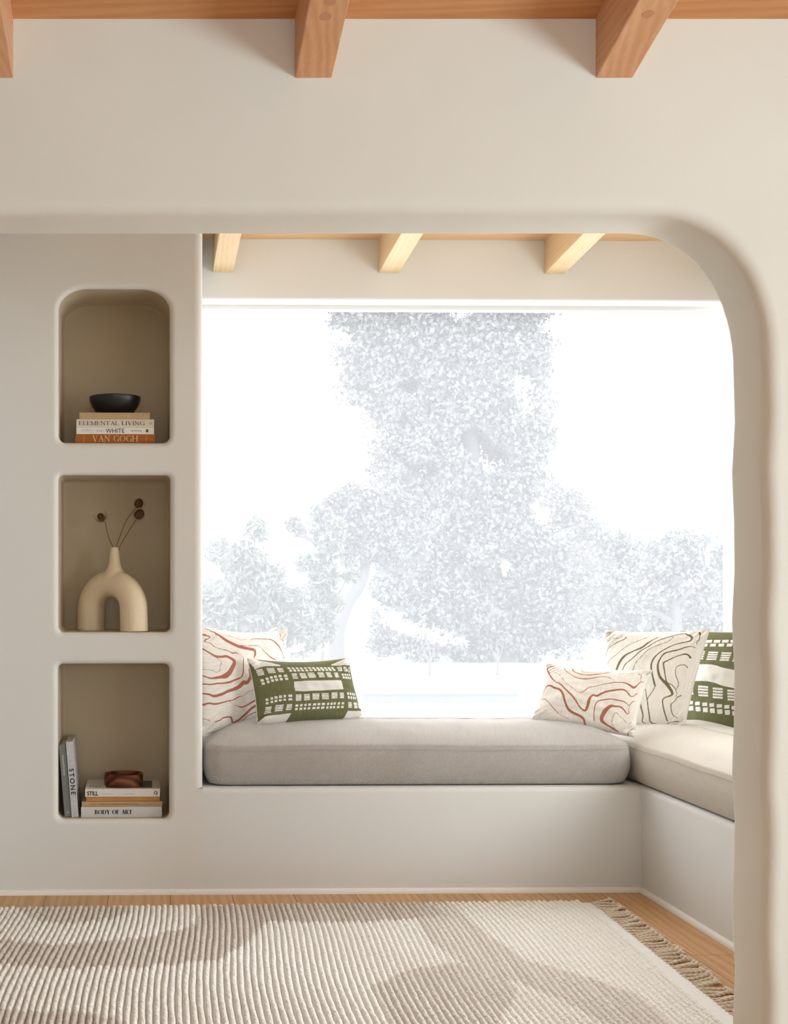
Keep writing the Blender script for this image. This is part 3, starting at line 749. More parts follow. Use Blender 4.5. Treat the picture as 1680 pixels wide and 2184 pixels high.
# ------------------------------------------------------------------ rug
ZRUG = .019
C0 = bf(1262, 1922, ZRUG*.6); CL = bf(0, 1937, ZRUG*.6); CE = bf(1546, 2150, ZRUG*.6)
e1 = (C0-CL); e1.z = 0; e1.normalize(); e2 = (CE-C0); e2.z = 0; e2.normalize()
RW, RL, HEM = 3.0, 1.48, .05
P_RIB = .0205
nr = int((RW-HEM)/P_RIB); nl = 300; per = 6
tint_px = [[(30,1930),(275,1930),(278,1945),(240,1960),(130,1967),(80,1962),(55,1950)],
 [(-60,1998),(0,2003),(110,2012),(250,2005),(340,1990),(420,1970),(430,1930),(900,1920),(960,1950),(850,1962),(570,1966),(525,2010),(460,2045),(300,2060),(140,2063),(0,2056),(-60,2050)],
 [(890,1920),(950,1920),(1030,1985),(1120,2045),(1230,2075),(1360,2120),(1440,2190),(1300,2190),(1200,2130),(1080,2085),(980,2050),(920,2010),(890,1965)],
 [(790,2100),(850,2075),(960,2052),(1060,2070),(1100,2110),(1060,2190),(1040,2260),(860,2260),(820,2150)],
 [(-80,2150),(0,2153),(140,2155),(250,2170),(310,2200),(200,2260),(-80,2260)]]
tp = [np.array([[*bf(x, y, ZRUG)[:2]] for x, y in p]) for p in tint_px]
rr = np.random.RandomState(5)
S = []; 
k = np.arange(nr*per+1); s_arr = k*(P_RIB/per); ph = (k % per)/per
hprof = np.abs(np.sin(math.pi*ph))**.36
t_arr = np.linspace(0, RL, nl)
Sg, Tg = np.meshgrid(s_arr, t_arr)         # s: distance from hem to the left
ribi = (Sg/P_RIB+1e-6).astype(int)
wob = .010*np.sin(Tg*4.1+ribi*.013) + .0010*np.sin(Tg*19+ribi*1.7) + .0007*np.sin(Tg*47+ribi*2.9)
Xr = C0.x - e1.x*(Sg+HEM) + e2.x*Tg + wob*e1.x
backj = rr.rand(nr+2)*.006
Tj = Tg + (backj[ribi])*(1-Tg/RL)
Yr = C0.y - e1.y*(Sg+HEM) + e2.y*Tj
hn = .0016*np.sin(Tg*210+ribi*2.1) + .0012*np.sin(Tg*95+ribi*4.7)
Zr = .006 + (ZRUG-.006+hn)*hprof[None, :]*np.minimum(1, (np.minimum(Tg, RL-Tg)/.006+.5))
Zr[0, :] = .002; Zr[-1, :] = .002
PP = np.stack([Xr.ravel(), Yr.ravel()], -1)
jit = (rr.rand(nr+2)-.5)*.035
PJ = PP.copy(); PJ[:, 1] += jit[ribi.ravel()]
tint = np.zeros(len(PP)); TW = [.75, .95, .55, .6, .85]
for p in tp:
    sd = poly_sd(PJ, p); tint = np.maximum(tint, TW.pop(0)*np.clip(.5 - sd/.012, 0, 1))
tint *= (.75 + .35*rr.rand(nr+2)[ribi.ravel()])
idx = np.arange(nl*len(s_arr)).reshape(nl, len(s_arr))
q = np.stack([idx[:-1, :-1], idx[1:, :-1], idx[1:, 1:], idx[:-1, 1:]], -1).reshape(-1, 4)
me = bpy.data.meshes.new('pile'); 
nv = idx.size; me.vertices.add(nv); me.vertices.foreach_set('co', np.stack([Xr.ravel(), Yr.ravel(), Zr.ravel()], -1).astype(np.float32).ravel())
me.loops.add(q.size); me.loops.foreach_set('vertex_index', q.ravel().astype(np.int32))
me.polygons.add(len(q)); me.polygons.foreach_set('loop_start', np.arange(0, q.size, 4, dtype=np.int32)); me.polygons.foreach_set('loop_total', np.full(len(q), 4, np.int32))
me.update(calc_edges=True)
uvl = me.uv_layers.new(name='UVMap'); uvv = np.stack([Sg.ravel(), Tg.ravel()], -1)[q.ravel()].astype(np.float32); uvl.data.foreach_set('uv', uvv.ravel())
at = me.attributes.new('tint', 'FLOAT', 'POINT'); at.data.foreach_set('value', tint.astype(np.float32))
rug = empty('area_rug', (0, 0, 0)); 
o = mesh_obj('pile', me, M_RUG, rug, smooth=True)
bm = bmesh.new()
pts = []
for (a, b) in ((0, 0), (RW, 0), (RW, RL), (0, RL)):
    p = C0 - e1*a + e2*b; pts.append((p.x, p.y))
lo = [bm.verts.new((x, y, .0008)) for x, y in pts]; hi = [bm.verts.new((x, y, .0065)) for x, y in pts]
bm.faces.new(hi); bm.faces.new(lo[::-1])
for i in range(4): bm.faces.new((lo[i], lo[(i+1) % 4], hi[(i+1) % 4], hi[i]))
bmesh.ops.recalc_face_normals(bm, faces=bm.faces)
o = obj('hem', bm, M_HEM, rug); o['label'] = 'flat white woven hem along the fringe'
rnd = random.Random(8)
for i in range(57):
    t = .012 + i*.0257; p0 = C0 + e2*t; L_ = .078 + rnd.random()*.016; dy = .03 + rnd.uniform(-.018, .018); sw = rnd.uniform(-.006, .006)
    path = [Vector((p0.x-.004 + L_*u, p0.y + dy*u**1.4 + sw*math.sin(u*math.pi), .0075 + .003*math.sin(u*3+i))) for u in [k/16 for k in range(17)]]
    bm = bmesh.new()
    for strand in range(2):
        pts = [p + Vector((0, math.cos(u*.9+strand*math.pi)*.0024, math.sin(u*.9+strand*math.pi)*.0024)) for u, p in enumerate(path)]
        pts = curve_pts(pts, 2); tube(bm, pts, .0031, 6)
    end = path[-1]
    bmesh.ops.create_icosphere(bm, subdivisions=2, radius=.0072, matrix=Matrix.Translation(end + Vector((0, 0, .002))))
    for k in range(6):
        a = rnd.uniform(-1.1, 1.1); l2 = rnd.uniform(.012, .022); d = Vector((math.cos(a), math.sin(a), rnd.uniform(-.1, .25)))
        tube(bm, [end, end + d*l2*.6, end + d*l2 + Vector((0, 0, -.002))], [.0028, .0024, .0016], 5)
    obj('tassel', bm, M_CORD, rug, smooth=True)
tag(rug, 'cream ribbed wool rug with beige patches and a knotted fringe, lying on the oak floor', 'rug')

# ------------------------------------------------------------------ lettering
T_, t_w = .15, .055
def arc(cx_, cy_, rx, ry, a0, a1, wt=.15, wn=.05): return ('a', cx_, cy_, rx, ry, a0, a1, wt, wn)
def ln(x0, y0, x1, y1, w): return ('l', x0, y0, x1, y1, w)
def sf(x, y, hw=.13): return ln(x-hw, y, x+hw, y, t_w)
SER = {
 'E': (.62, [ln(.14,0,.14,1,T_), ln(.02,.975,.56,.975,t_w), ln(.02,.025,.6,.025,t_w), ln(.14,.52,.44,.52,t_w), ln(.55,.8,.55,1,t_w), ln(.59,0,.59,.24,t_w), ln(.44,.41,.44,.63,t_w)]),
 'L': (.60, [ln(.14,0,.14,1,T_), sf(.14,.975), ln(.02,.025,.58,.025,t_w), ln(.57,0,.57,.25,t_w)]),
 'M': (.98, [ln(.14,0,.14,1,t_w*1.2), ln(.17,1,.49,.05,T_), ln(.49,.05,.82,1,t_w), ln(.84,0,.84,1,T_), sf(.14,.025), sf(.84,.025,.14), sf(.12,.975,.1), sf(.88,.975,.1)]),
 'N': (.84, [ln(.14,0,.14,1,t_w*1.2), ln(.14,.98,.72,.05,T_), ln(.72,0,.72,1,t_w*1.2), sf(.14,.025), sf(.1,.975,.1), sf(.72,.975,.12)]),
 'T': (.72, [ln(.36,0,.36,1,T_), ln(.04,.975,.68,.975,t_w), ln(.05,.78,.05,1,t_w), ln(.67,.78,.67,1,t_w), sf(.36,.025)]),
 'A': (.80, [ln(.16,0,.42,1,t_w), ln(.40,1,.68,0,T_), ln(.25,.34,.57,.34,t_w), sf(.14,.025,.12), sf(.68,.025,.13)]),
 'I': (.30, [ln(.15,0,.15,1,T_), sf(.15,.975), sf(.15,.025)]),
 'V': (.80, [ln(.12,1,.41,0,T_), ln(.41,0,.66,1,t_w), sf(.12,.975,.12), sf(.67,.975,.12)]),
 'G': (.84, [arc(.45,.5,.36,.48,45,325), ln(.74,.05,.74,.42,.13), sf(.72,.43,.13), ln(.72,.74,.72,.97,t_w)]),
 'O': (.90, [arc(.45,.5,.37,.48,0,360)]),
 'H': (.86, [ln(.15,0,.15,1,T_), ln(.71,0,.71,1,T_), ln(.15,.52,.71,.52,t_w), sf(.15,.975), sf(.15,.025), sf(.71,.975), sf(.71,.025)]),
 'B': (.70, [ln(.16,0,.16,1,T_), sf(.12,.975,.1), sf(.12,.025,.1), arc(.32,.75,.22,.225,-90,90,.14), arc(.34,.265,.27,.24,-90,90,.15), ln(.16,.975,.33,.975,t_w), ln(.16,.515,.33,.515,t_w), ln(.16,.025,.33,.025,t_w)]),
 'D': (.84, [ln(.16,0,.16,1,T_), sf(.12,.975,.1), sf(.12,.025,.1), arc(.34,.5,.40,.475,-90,90), ln(.16,.975,.35,.975,t_w), ln(.16,.025,.35,.025,t_w)]),
 'Y': (.78, [ln(.12,1,.4,.46,T_), ln(.4,.46,.66,1,t_w), ln(.4,0,.4,.5,T_), sf(.12,.975,.12), sf(.67,.975,.12), sf(.4,.025)]),
 'F': (.58, [ln(.14,0,.14,1,T_), ln(.02,.975,.54,.975,t_w), ln(.14,.5,.42,.5,t_w), ln(.53,.78,.53,1,t_w), ln(.42,.4,.42,.61,t_w), sf(.14,.025)]),
 'R': (.78, [ln(.16,0,.16,1,T_), sf(.12,.975,.1), sf(.16,.025,.14), arc(.34,.74,.23,.235,-90,90,.14), ln(.16,.975,.35,.975,t_w), ln(.16,.505,.35,.505,t_w), ln(.36,.5,.66,.02,T_), sf(.70,.025,.06)]),
 ' ': (.42, [])}
def serif_mesh(text, track=.06, bold=1.0):
    bm = bmesh.new(); x = 0; e_ = 0
    def quad(p):
        nonlocal e_
        e_ += .0004; bm.faces.new([bm.verts.new((a, b, e_ % .01)) for a, b in p])
    for ch in text:
        adv, prims = SER[ch]
        for p in prims:
            if p[0] == 'l':
                _, x0, y0, x1, y1, w = p; w *= bold if w > .1 else (1+ (bold-1)*.5); d = Vector((x1-x0, y1-y0)); nn = Vector((-d.y, d.x)).normalized()
                if abs(d.x) > .05 and abs(d.y) > .5:   # diagonals keep flat ends
                    hw = w/2/abs(nn.x); quad([(x+x0-hw, y0), (x+x0+hw, y0), (x+x1+hw, y1), (x+x1-hw, y1)])
                else: nn *= w/2; quad([(x+x0+nn.x, y0+nn.y), (x+x0-nn.x, y0-nn.y), (x+x1-nn.x, y1-nn.y), (x+x1+nn.x, y1+nn.y)])
            else:
                _, cx_, cy_, rx, ry, a0, a1, wt, wn_ = p; m = 28
                for k in range(m):
                    qd = []
                    for kk, sgn in ((k, 1), (k+1, 1), (k+1, -1), (k, -1)):
                        a = math.radians(a0+(a1-a0)*kk/m); w = wn_ + (wt*bold-wn_)*abs(math.cos(a))**1.3
                        qd.append((x+cx_+(rx+sgn*w/2-.03)*math.cos(a), cy_+(ry+sgn*w/2*.7-.01)*math.sin(a)))
                    quad(qd)
        x += adv + track
    return bm
def fit(bm, w, h=None):
    xs = [v.co.x for v in bm.verts]; ys = [v.co.y for v in bm.verts]; cx_, cy_ = (min(xs)+max(xs))/2, (min(ys)+max(ys))/2
    sx = w/(max(xs)-min(xs)); sy = h/(max(ys)-min(ys)) if h else sx
    for v in bm.verts: v.co = Vector(((v.co.x-cx_)*sx, (v.co.y-cy_)*sy, v.co.z*.02))
    return bm
def sans_mesh(text, bold=0.0, space=1.0):
    cu = bpy.data.curves.new('t', 'FONT'); cu.body = text; cu.size = 1; cu.offset = bold; cu.space_character = space
    o = bpy.data.objects.new('t', cu); COL.objects.link(o); dg = bpy.context.evaluated_depsgraph_get(); dg.update()
    me = bpy.data.meshes.new_from_object(o.evaluated_get(dg)); bm = bmesh.new(); bm.from_mesh(me)
    bpy.data.objects.remove(o); bpy.data.curves.remove(cu); bpy.data.meshes.remove(me)
    for v in bm.verts: v.co.z = 0
    return bm
def solid(name, c, rough=.6):
    return NT(name).fin(tuple(c)+(1,), rough)
INK_K = solid('black ink', (.012, .012, .012)); INK_G = solid('gold foil', (.70, .47, .20), .4); INK_W = solid('white ink', (.75, .75, .72)); INK_M = solid('grey ink', (.33, .30, .27))
INK_B = solid('brown ink', (.22, .12, .05)); INK_T = solid('pale gold ink', (.62, .49, .29))
def put(bm, parent, x, z, y, mat, name='spine_lettering', turn=0, th=.0002):
    # lettering in the XZ plane, facing -Y ; turn: rotation in plane
    M = Matrix.Translation((x, y, z)) @ Matrix.Rotation(math.pi/2, 4, 'X') @ Matrix.Rotation(turn, 4, 'Z')
    bmesh.ops.transform(bm, matrix=M, verts=bm.verts)
    return obj(name, bm, mat, parent)
def ringmark(r, w=.0006, n=28):
    bm = bmesh.new()
    for k in range(n):
        a, b = 2*math.pi*k/n, 2*math.pi*(k+1)/n
        bm.faces.new([bm.verts.new((q*math.cos(c), q*math.sin(c), 0)) for q, c in ((r, a), (r, b), (r-w, b), (r-w, a))])
    return bm
def disc(r, n=28):
    bm = bmesh.new(); bm.faces.new([bm.verts.new((r*math.cos(2*math.pi*k/n), r*math.sin(2*math.pi*k/n), 0)) for k in range(n)]); return bm
def rectm(w, h):
    bm = bmesh.new(); bm.faces.new([bm.verts.new((a*w/2, b*h/2, 0)) for a, b in ((-1,-1),(1,-1),(1,1),(-1,1))]); return bm
def frame_m(w, h, t=.0005):
    bm = bmesh.new()
    for cx_, cz_, ww, hh in ((0, h/2, w, t), (0, -h/2, w, t), (w/2, 0, t, h), (-w/2, 0, t, h)):
        bm.faces.new([bm.verts.new((cx_+a*ww/2, cz_+b*hh/2, 0)) for a, b in ((-1,-1),(1,-1),(1,1),(-1,1))])
    return bm

# ------------------------------------------------------------------ books
def book(L_, T, D, mat, hard=True, round_=0.0):
    """lying book: x = spine length, z = thickness, y = depth (spine at y=0); origin at bottom centre of the spine"""
    e = bpy.data.objects.new('book', None); COL.objects.link(e); e.empty_display_size = .02
    c = .0022 if hard else .0008; ov_ = .003 if hard else 0
    bm = bmesh.new(); n = 8; prof = []
    for k in range(n+1):
        z = T*k/n; u = 2*k/n-1; prof.append((-round_*(1-u*u), z))
    outer = [(D, 0)] + prof + [(D, T)]
    inner = [(D, T-c)] + [(c*1.4, T-c), (c*1.4, c)] + [(D, c)]
    poly = outer + inner
    a = [bm.verts.new((-L_/2, y, z)) for y, z in poly]; b = [bm.verts.new((L_/2, y, z)) for y, z in poly]
    bm.faces.new(a); bm.faces.new(b[::-1]); m = len(poly)
    for i in range(m): bm.faces.new((a[i], b[i], b[(i+1) % m], a[(i+1) % m]))
    bmesh.ops.recalc_face_normals(bm, faces=bm.faces); bmesh.ops.triangulate(bm, faces=[f for f in bm.faces if len(f.verts) > 4])
    o = obj('cover', bm, mat, e); smooth_angle(o, 30)
    bm = bmesh.new(); box(bm, -L_/2+ov_, L_/2-ov_, c*1.5, D-ov_, c, T-c); obj('page_block', bm, M_PAGES, e)
    return e
def place(e, p, rz=0, ry=0):
    e.matrix_basis = Matrix.Rotation(TH, 4, 'Z') @ Matrix.Translation(p) @ Matrix.Rotation(rz, 4, 'Z') @ Matrix.Rotation(ry, 4, 'Y')
def cov(name, c, rough=.55, var=.06, ns=60): return plain(name, c, rough, .3, ns, var, .08)

YS = YB + .035
def sc_(Y): return F/Y
def stackspec(x0, x1, y1, Y): # centre x, length
    a = bp(x0, y1, Y).x; b = bp(x1, y1, Y).x; return (a+b)/2, b-a
n1z = niches[0][2]; z = n1z+.0005; gb1 = 'books stacked flat in the top niche'
cx1, L1 = stackspec(161, 330, 940, YS)
T1 = .0355
e = book(L1, T1, .245, cov('burnt orange cloth', (.40, .125, .022)), True, .004); place(e, (cx1, YS, z)); tag(e, 'thick burnt orange book, lowest of the flat stack in the top niche', 'book', gb1)
put(fit(serif_mesh('VAN GOGH', .02), .176, .0245), e, .0, T1*.52, -.0062, INK_G)
for sx in (-1, 1):
    bm = bmesh.new()
    for k in range(5): box(bm, -.0012, .0012, -.0002, .0002, .004+k*.006, .0065+k*.006)
    for v in bm.verts: v.co += Vector((sx*L1*.395, -.0045, 0))
    obj('spine_lettering', bm, INK_G, e)
z += T1+.0006; T2 = .0260; cx2, L2 = stackspec(163, 328.5, 918, YS)
e = book(L2, T2, .235, cov('white jacket', (.80, .77, .73), .4), True, 0); place(e, (cx2, YS, z)); tag(e, 'slim white book with thin sans capitals, second from the bottom in the top niche', 'book', gb1)
zc = T2*.5; ppm = 1/555.0
def xo(px, c): return (px - 245.5)*ppm - (c - bp(245.5, 900, YS).x)
put(fit(sans_mesh('WHITE'), .0725, .0165), e, xo(245.2, cx2), zc, -.0006, INK_K)
put(fit(sans_mesh('R U B Y'), .028, .0078), e, xo(214, cx2), zc, -.0006, INK_M)
put(frame_m(.041, .0095), e, xo(185, cx2), zc+.0002, -.0006, INK_M); put(fit(sans_mesh('BLOOMSBURY'), .034, .003), e, xo(185, cx2), zc+.002, -.0006, INK_M)
put(fit(sans_mesh('CARTER RUCKER'), .0445, .0042), e, xo(290.5, cx2), zc, -.0006, INK_K)
put(disc(.0058), e, xo(314, cx2), zc, -.0006, INK_K); put(rectm(.0105, .0013), e, xo(314, cx2), zc+.0002, -.0009, INK_W)
z += T2+.0006; T3 = .0305; cx3, L3 = stackspec(163, 328.5, 901, YS)
e = book(L3, T3, .24, cov('cream cloth', (.72, .66, .54)), True, .002); place(e, (cx3, YS, z)); tag(e, 'cream book titled in large black serif capitals, second from top in top niche', 'book', gb1)
put(fit(serif_mesh('ELEMENTAL LIVING', .045, .72), .2535, .0155), e, xo(238.5, cx3), T3*.5, -.0026, INK_K)
put(ringmark(.0045), e, xo(321.5, cx3), T3*.5, -.0026, INK_K); put(rectm(.013, .0005), e, xo(321.5, cx3), T3*.5, -.0027, INK_K)
z += T3+.0006; T4 = .0255; cx4, L4 = stackspec(169.5, 319.5, 885, YS)
e = book(L4, T4, .2, cov('tan cloth', (.50, .36, .20)), True, .003); place(e, (cx4, YS, z)); tag(e, 'tan cloth book with faded gilt lettering, topmost of the stack in the top niche', 'book', gb1)
put(fit(sans_mesh('The Organic Guide'), .088, .0075), e, xo(212, cx4), T4*.62, -.0036, INK_T); put(fit(sans_mesh('to Garden Wisdom'), .082, .005), e, xo(209, cx4), T4*.27, -.0036, INK_T)
for dx, r in ((0, .006), (.010, .007), (.018, .005)): put(ringmark(r, .0009, 7), e, xo(300, cx4)+dx, T4*.5, -.0036, INK_T)
put(ringmark(.005, .0008, 9), e, xo(178, cx4), T4*.5, -.0036, INK_T)
z += T4
# bowl
bx = bp(245, 860, YB+.125)
bm = bmesh.new(); rO, rB, hB = .1015, .062, .0745
prof = [(0.0005, .0), (rB-.003, .0), (rB, .0015)]
for k in range(1, 15):
    t = k/14; prof.append((rB+(rO-rB)*math.sin(t*math.pi/2)**.95, .0015+(hB-.003)*t))
prof += [(rO-.0005, hB), (rO-.003, hB), (rO-.0045, hB-.002)]
for k in range(13, 0, -1):
    t = k/14; prof.append((rB+(rO-rB)*math.sin(t*math.pi/2)**.95-.005, .006+(hB-.009)*t))
prof += [(rB-.01, .006), (.0005, .005)]
lathe(bm, prof, 64); bmesh.ops.recalc_face_normals(bm, faces=bm.faces)
o = obj('bowl', bm, M_BLACK, smooth=True); o.location = rw((bx.x, YB+.14, z+.0003)); smooth_angle(o, 40)
tag(o, 'matte black bowl standing on the tan book in the top niche', 'bowl')

# niche 3
n3z = niches[2][2]; z = n3z+.0005; gb3 = 'books stacked flat in the bottom niche'
def stk(x0, x1, T, D, mat, label, rd, Y=YS+.005, rz=.01):
    global z
    c, L_ = stackspec(x0, x1, 1720, Y); e = book(L_, T, D, mat, True, rd); place(e, (c, Y, z), rz); tag(e, label, 'book', gb3); z += T+.0006; return e, c, L_
e, c, L_ = stk(173, 345, .0405, .24, cov('grey linen cloth', (.62, .61, .60)), 'thick pale grey book with bold black title, bottom of the stack in bottom niche', .001)
put(fit(serif_mesh('BODY OF ART', .03, 1.45), .144, .0175), e, -.031, .0205, -.0016, INK_K)
put(ringmark(.0045), e, L_*.462, .022, -.0016, INK_M); put(fit(sans_mesh('IIT'), .006, .0022), e, -L_*.475, .029, -.0016, INK_M, turn=-math.pi/2)
e, c, L_ = stk(174.5, 345.5, .0195, .23, cov('tan kraft', (.47, .315, .16)), 'thin tan book with brown script lettering, on the grey book in the bottom niche', .002, rz=.014)
put(fit(sans_mesh('Designs for Needlepoint and Good Wool Rugs'), .150, .0068), e, -.012, .0098, -.0026, INK_B); put(fit(sans_mesh('Wattsmar'), .022, .0032), e, -.110, .0098, -.0026, INK_B); put(fit(sans_mesh('HERTFORD'), .024, .0032), e, .108, .0098, -.0026, INK_B)
e, c, L_ = stk(184, 340.5, .0180, .22, cov('orange marbled paper', (.56, .27, .09), .6, .2, 25), 'thin orange marbled book under the white book in the bottom niche', .001, YS+.012)
put(fit(sans_mesh('ABC'), .011, .003), e, -L_*.44, .009, -.0016, INK_B)
e, c, L_ = stk(181.5, 341, .0300, .235, cov('white matte paper', (.74, .70, .65)), 'white book with condensed black title, topmost of the flat stack in the bottom niche', 0, YS+.004, 0)
put(fit(sans_mesh('STILL', .025), .0425, .0165), e, -L_/2+.029, .0130, -.0006, INK_K)
put(fit(sans_mesh('The Slow Home'), .0445, .0042), e, -L_/2+.0855, .0105, -.0006, INK_M); put(fit(sans_mesh('Natalie Walton'), .042, .0042), e, .0235, .0105, -.0006, INK_M)
put(ringmark(.0066, .0026), e, L_/2-.0165, .0150, -.0006, INK_K); put(rectm(.004, .0026), e, L_/2-.0115, .0098, -.0006, INK_K, turn=-.7)
bm = bmesh.new(); box(bm, -.065, .115, .028, .20, .0300, .0303); obj('cover_photo', bm, solid('grey photo print', (.10, .095, .09), .45), e)['label'] = 'dark photograph printed on the cover'
bm = fit(sans_mesh('STILL'), .05, .05); bmesh.ops.transform(bm, matrix=Matrix.Translation((-L_/2+.038, .06, .0303)), verts=bm.verts); obj('cover_lettering', bm, INK_K, e)
# acacia ring bowl
bm = bmesh.new(); nf = 5
def pol(r, z_, rnd_=0):
    out_ = []
    for k in range(72):
        a = 2*math.pi*k/72; sec = 2*math.pi/nf; am = ((a+.698) % sec) - sec/2
        rp = .35*r*math.cos(sec/2)/math.cos(am)*1.12 + .65*r*(.985+.015*math.cos(2*am)); out_.append(bm.verts.new(((rp*(1-rnd_)+r*.975*rnd_)*math.cos(a), (rp*(1-rnd_)+r*.975*rnd_)*math.sin(a), z_)))
    return out_
rs = [pol(.074, 0), pol(.0765, .002), pol(.0765, .045, .1), pol(.0755, .0475, .3), pol(.072, .048, .8), pol(.069, .0465, 1), pol(.066, .008, 1), pol(.03, .006, 1)]
for a, b in zip(rs, rs[1:]):
    for k in range(72): bm.faces.new((a[k], a[(k+1) % 72], b[(k+1) % 72], b[k]))
bm.faces.new(rs[-1]); bm.faces.new(rs[0][::-1]); bmesh.ops.recalc_face_normals(bm, faces=bm.faces)
o = obj('wooden_bowl', bm, M_ACACIA, smooth=True); p = bp(265, 1665, YS+.10); o.location = rw((p.x, YS+.095, z-.0003)); smooth_angle(o, 22)
tag(o, 'reddish-brown faceted wooden bowl on the white book in the bottom niche', 'bowl')
# two upright books leaning left
def upright(pxb, pxt, pyt, T, D, mat, label, Y):
    xb = bp(pxb, 1747, Y).x; xt = bp(pxt, pyt, Y).x; zt = bp(pxt, pyt, Y).z; dz = zt-n3z; L_ = math.hypot(xt-xb, dz); tilt = math.atan2(xb-xt, dz)
    e = book(L_, T, D, mat, True, 0)
    # book lies along x: stand it so that +x is down and z (thickness) points right
    B = Matrix(((0, 0, 1, 0), (0, 1, 0, 0), (-1, 0, 0, L_/2), (0, 0, 0, 1)))
    e.matrix_basis = Matrix.Rotation(TH, 4, 'Z') @ Matrix.Translation((xb, Y, n3z+.0008)) @ Matrix.Rotation(-tilt, 4, 'Y') @ B
    tag(e, label, 'book', 'books standing on end in the bottom niche'); return e, L_
e, L_ = upright(138, 125.2, 1590, .0255, .20, cov('grey green cloth', (.20, .215, .205)), 'slim grey-green book standing on end against the left side of the bottom niche', YB+.045)
put(fit(sans_mesh('monochrome'), .079, .0092), e, -L_/2+.0785, .0135, -.0006, INK_W); put(fit(sans_mesh('home'), .026, .0062), e, -L_/2+.139, .0135, -.0006, INK_M); put(fit(sans_mesh('HILARY ROBERTSON'), .055, .0030), e, -L_/2+.195, .0135, -.0006, INK_M)
put(ringmark(.0042, .0016, 4), e, L_/2-.017, .0135, -.0006, INK_W)
e, L_ = upright(152.9, 140.2, 1583, .0265, .235, cov('white stone print', (.56, .55, .57), .5, .22, 90), 'white and grey book with big black title, on end beside the grey-green book', YB+.040)
put(fit(sans_mesh('STONE', .018, 1.35), .101, .0185), e, .009, .0135, -.0006, INK_K)
for xx in (.066, .127): put(rectm(.0005, .0255), e, xx, .0133, -.0006, INK_M)
put(ringmark(.0048), e, L_/2-.0135, .0133, -.0006, INK_M); put(rectm(.013, .0005), e, L_/2-.0135, .0133, -.0007, INK_M)

# ------------------------------------------------------------------ vase and teasels in the middle niche
n2z = niches[1][2]
pL = Vector((bp(195, 1340, 5.075).x, 5.075, n2z)); pR = Vector((bp(285, 1345, 4.925).x, 4.925, n2z)); pc = (pL+pR)/2
half = (pR-pL).length/2; yaw = math.atan2(pR.y-pL.y, pR.x-pL.x)
bm = bmesh.new(); r_leg = .0545
path = []; rad = []
for k in range(5): path.append(Vector((-half-.003*(1-k/4), 0, .088*k/4))); rad.append(r_leg+.001)
for k in range(1, 24):
    a = math.pi*(1-k/24); path.append(Vector((half*math.cos(a), 0, .088+.100*math.sin(a)))); rad.append(r_leg - .003*math.sin(a))
for k in range(5): path.append(Vector((half+.003*k/4, 0, .088*(1-k/4)))); rad.append(r_leg)
tube(bm, path, rad, 32)
nx = .012
prof = [(.0005, .165), (.02, .168), (.042, .188), (.049, .204), (.045, .219), (.036, .236), (.0272, .252), (.0228, .270), (.0205, .290), (.0178, .312), (.0158, .330), (.0005, .3302)]
lathe(bm, prof, 40, nx)
me = bpy.data.meshes.new('v'); bmesh.ops.recalc_face_normals(bm, faces=bm.faces)
e = empty('arch_vase', (pc.x, pc.y, n2z), yaw)
o = obj('vase_body', bm, M_VASE, e, smooth=True)
m = o.modifiers.new('remesh', 'REMESH'); m.mode = 'VOXEL'; m.voxel_size = .0028; m.use_smooth_shade = True
m = o.modifiers.new('smooth', 'SMOOTH'); m.factor = .5; m.iterations = 14
bm = bmesh.new(); ztop = .3285
rg = lathe(bm, [(.0150, ztop-.004), (.0150, ztop+.0008), (.0138, ztop+.0014), (.0112, ztop+.0008), (.0105, ztop-.02)], 32, nx); bmesh.ops.recalc_face_normals(bm, faces=bm.faces)
obj('vase_lip', bm, M_VASE, e, smooth=True)
bm = bmesh.new(); rg = lathe(bm, [(.0110, ztop+.0010), (.0005, ztop+.0010)], 32, nx); obj('vase_mouth', bm, solid('painted hollow shade', (.05, .035, .02)), e)['label'] = 'dark disc painted as the shaded opening of the neck'  # neck is closed; dark disc stands in for the shade inside it
tag(e, 'cream ceramic arch-shaped vase with two legs and a thin neck in the middle niche', 'vase')
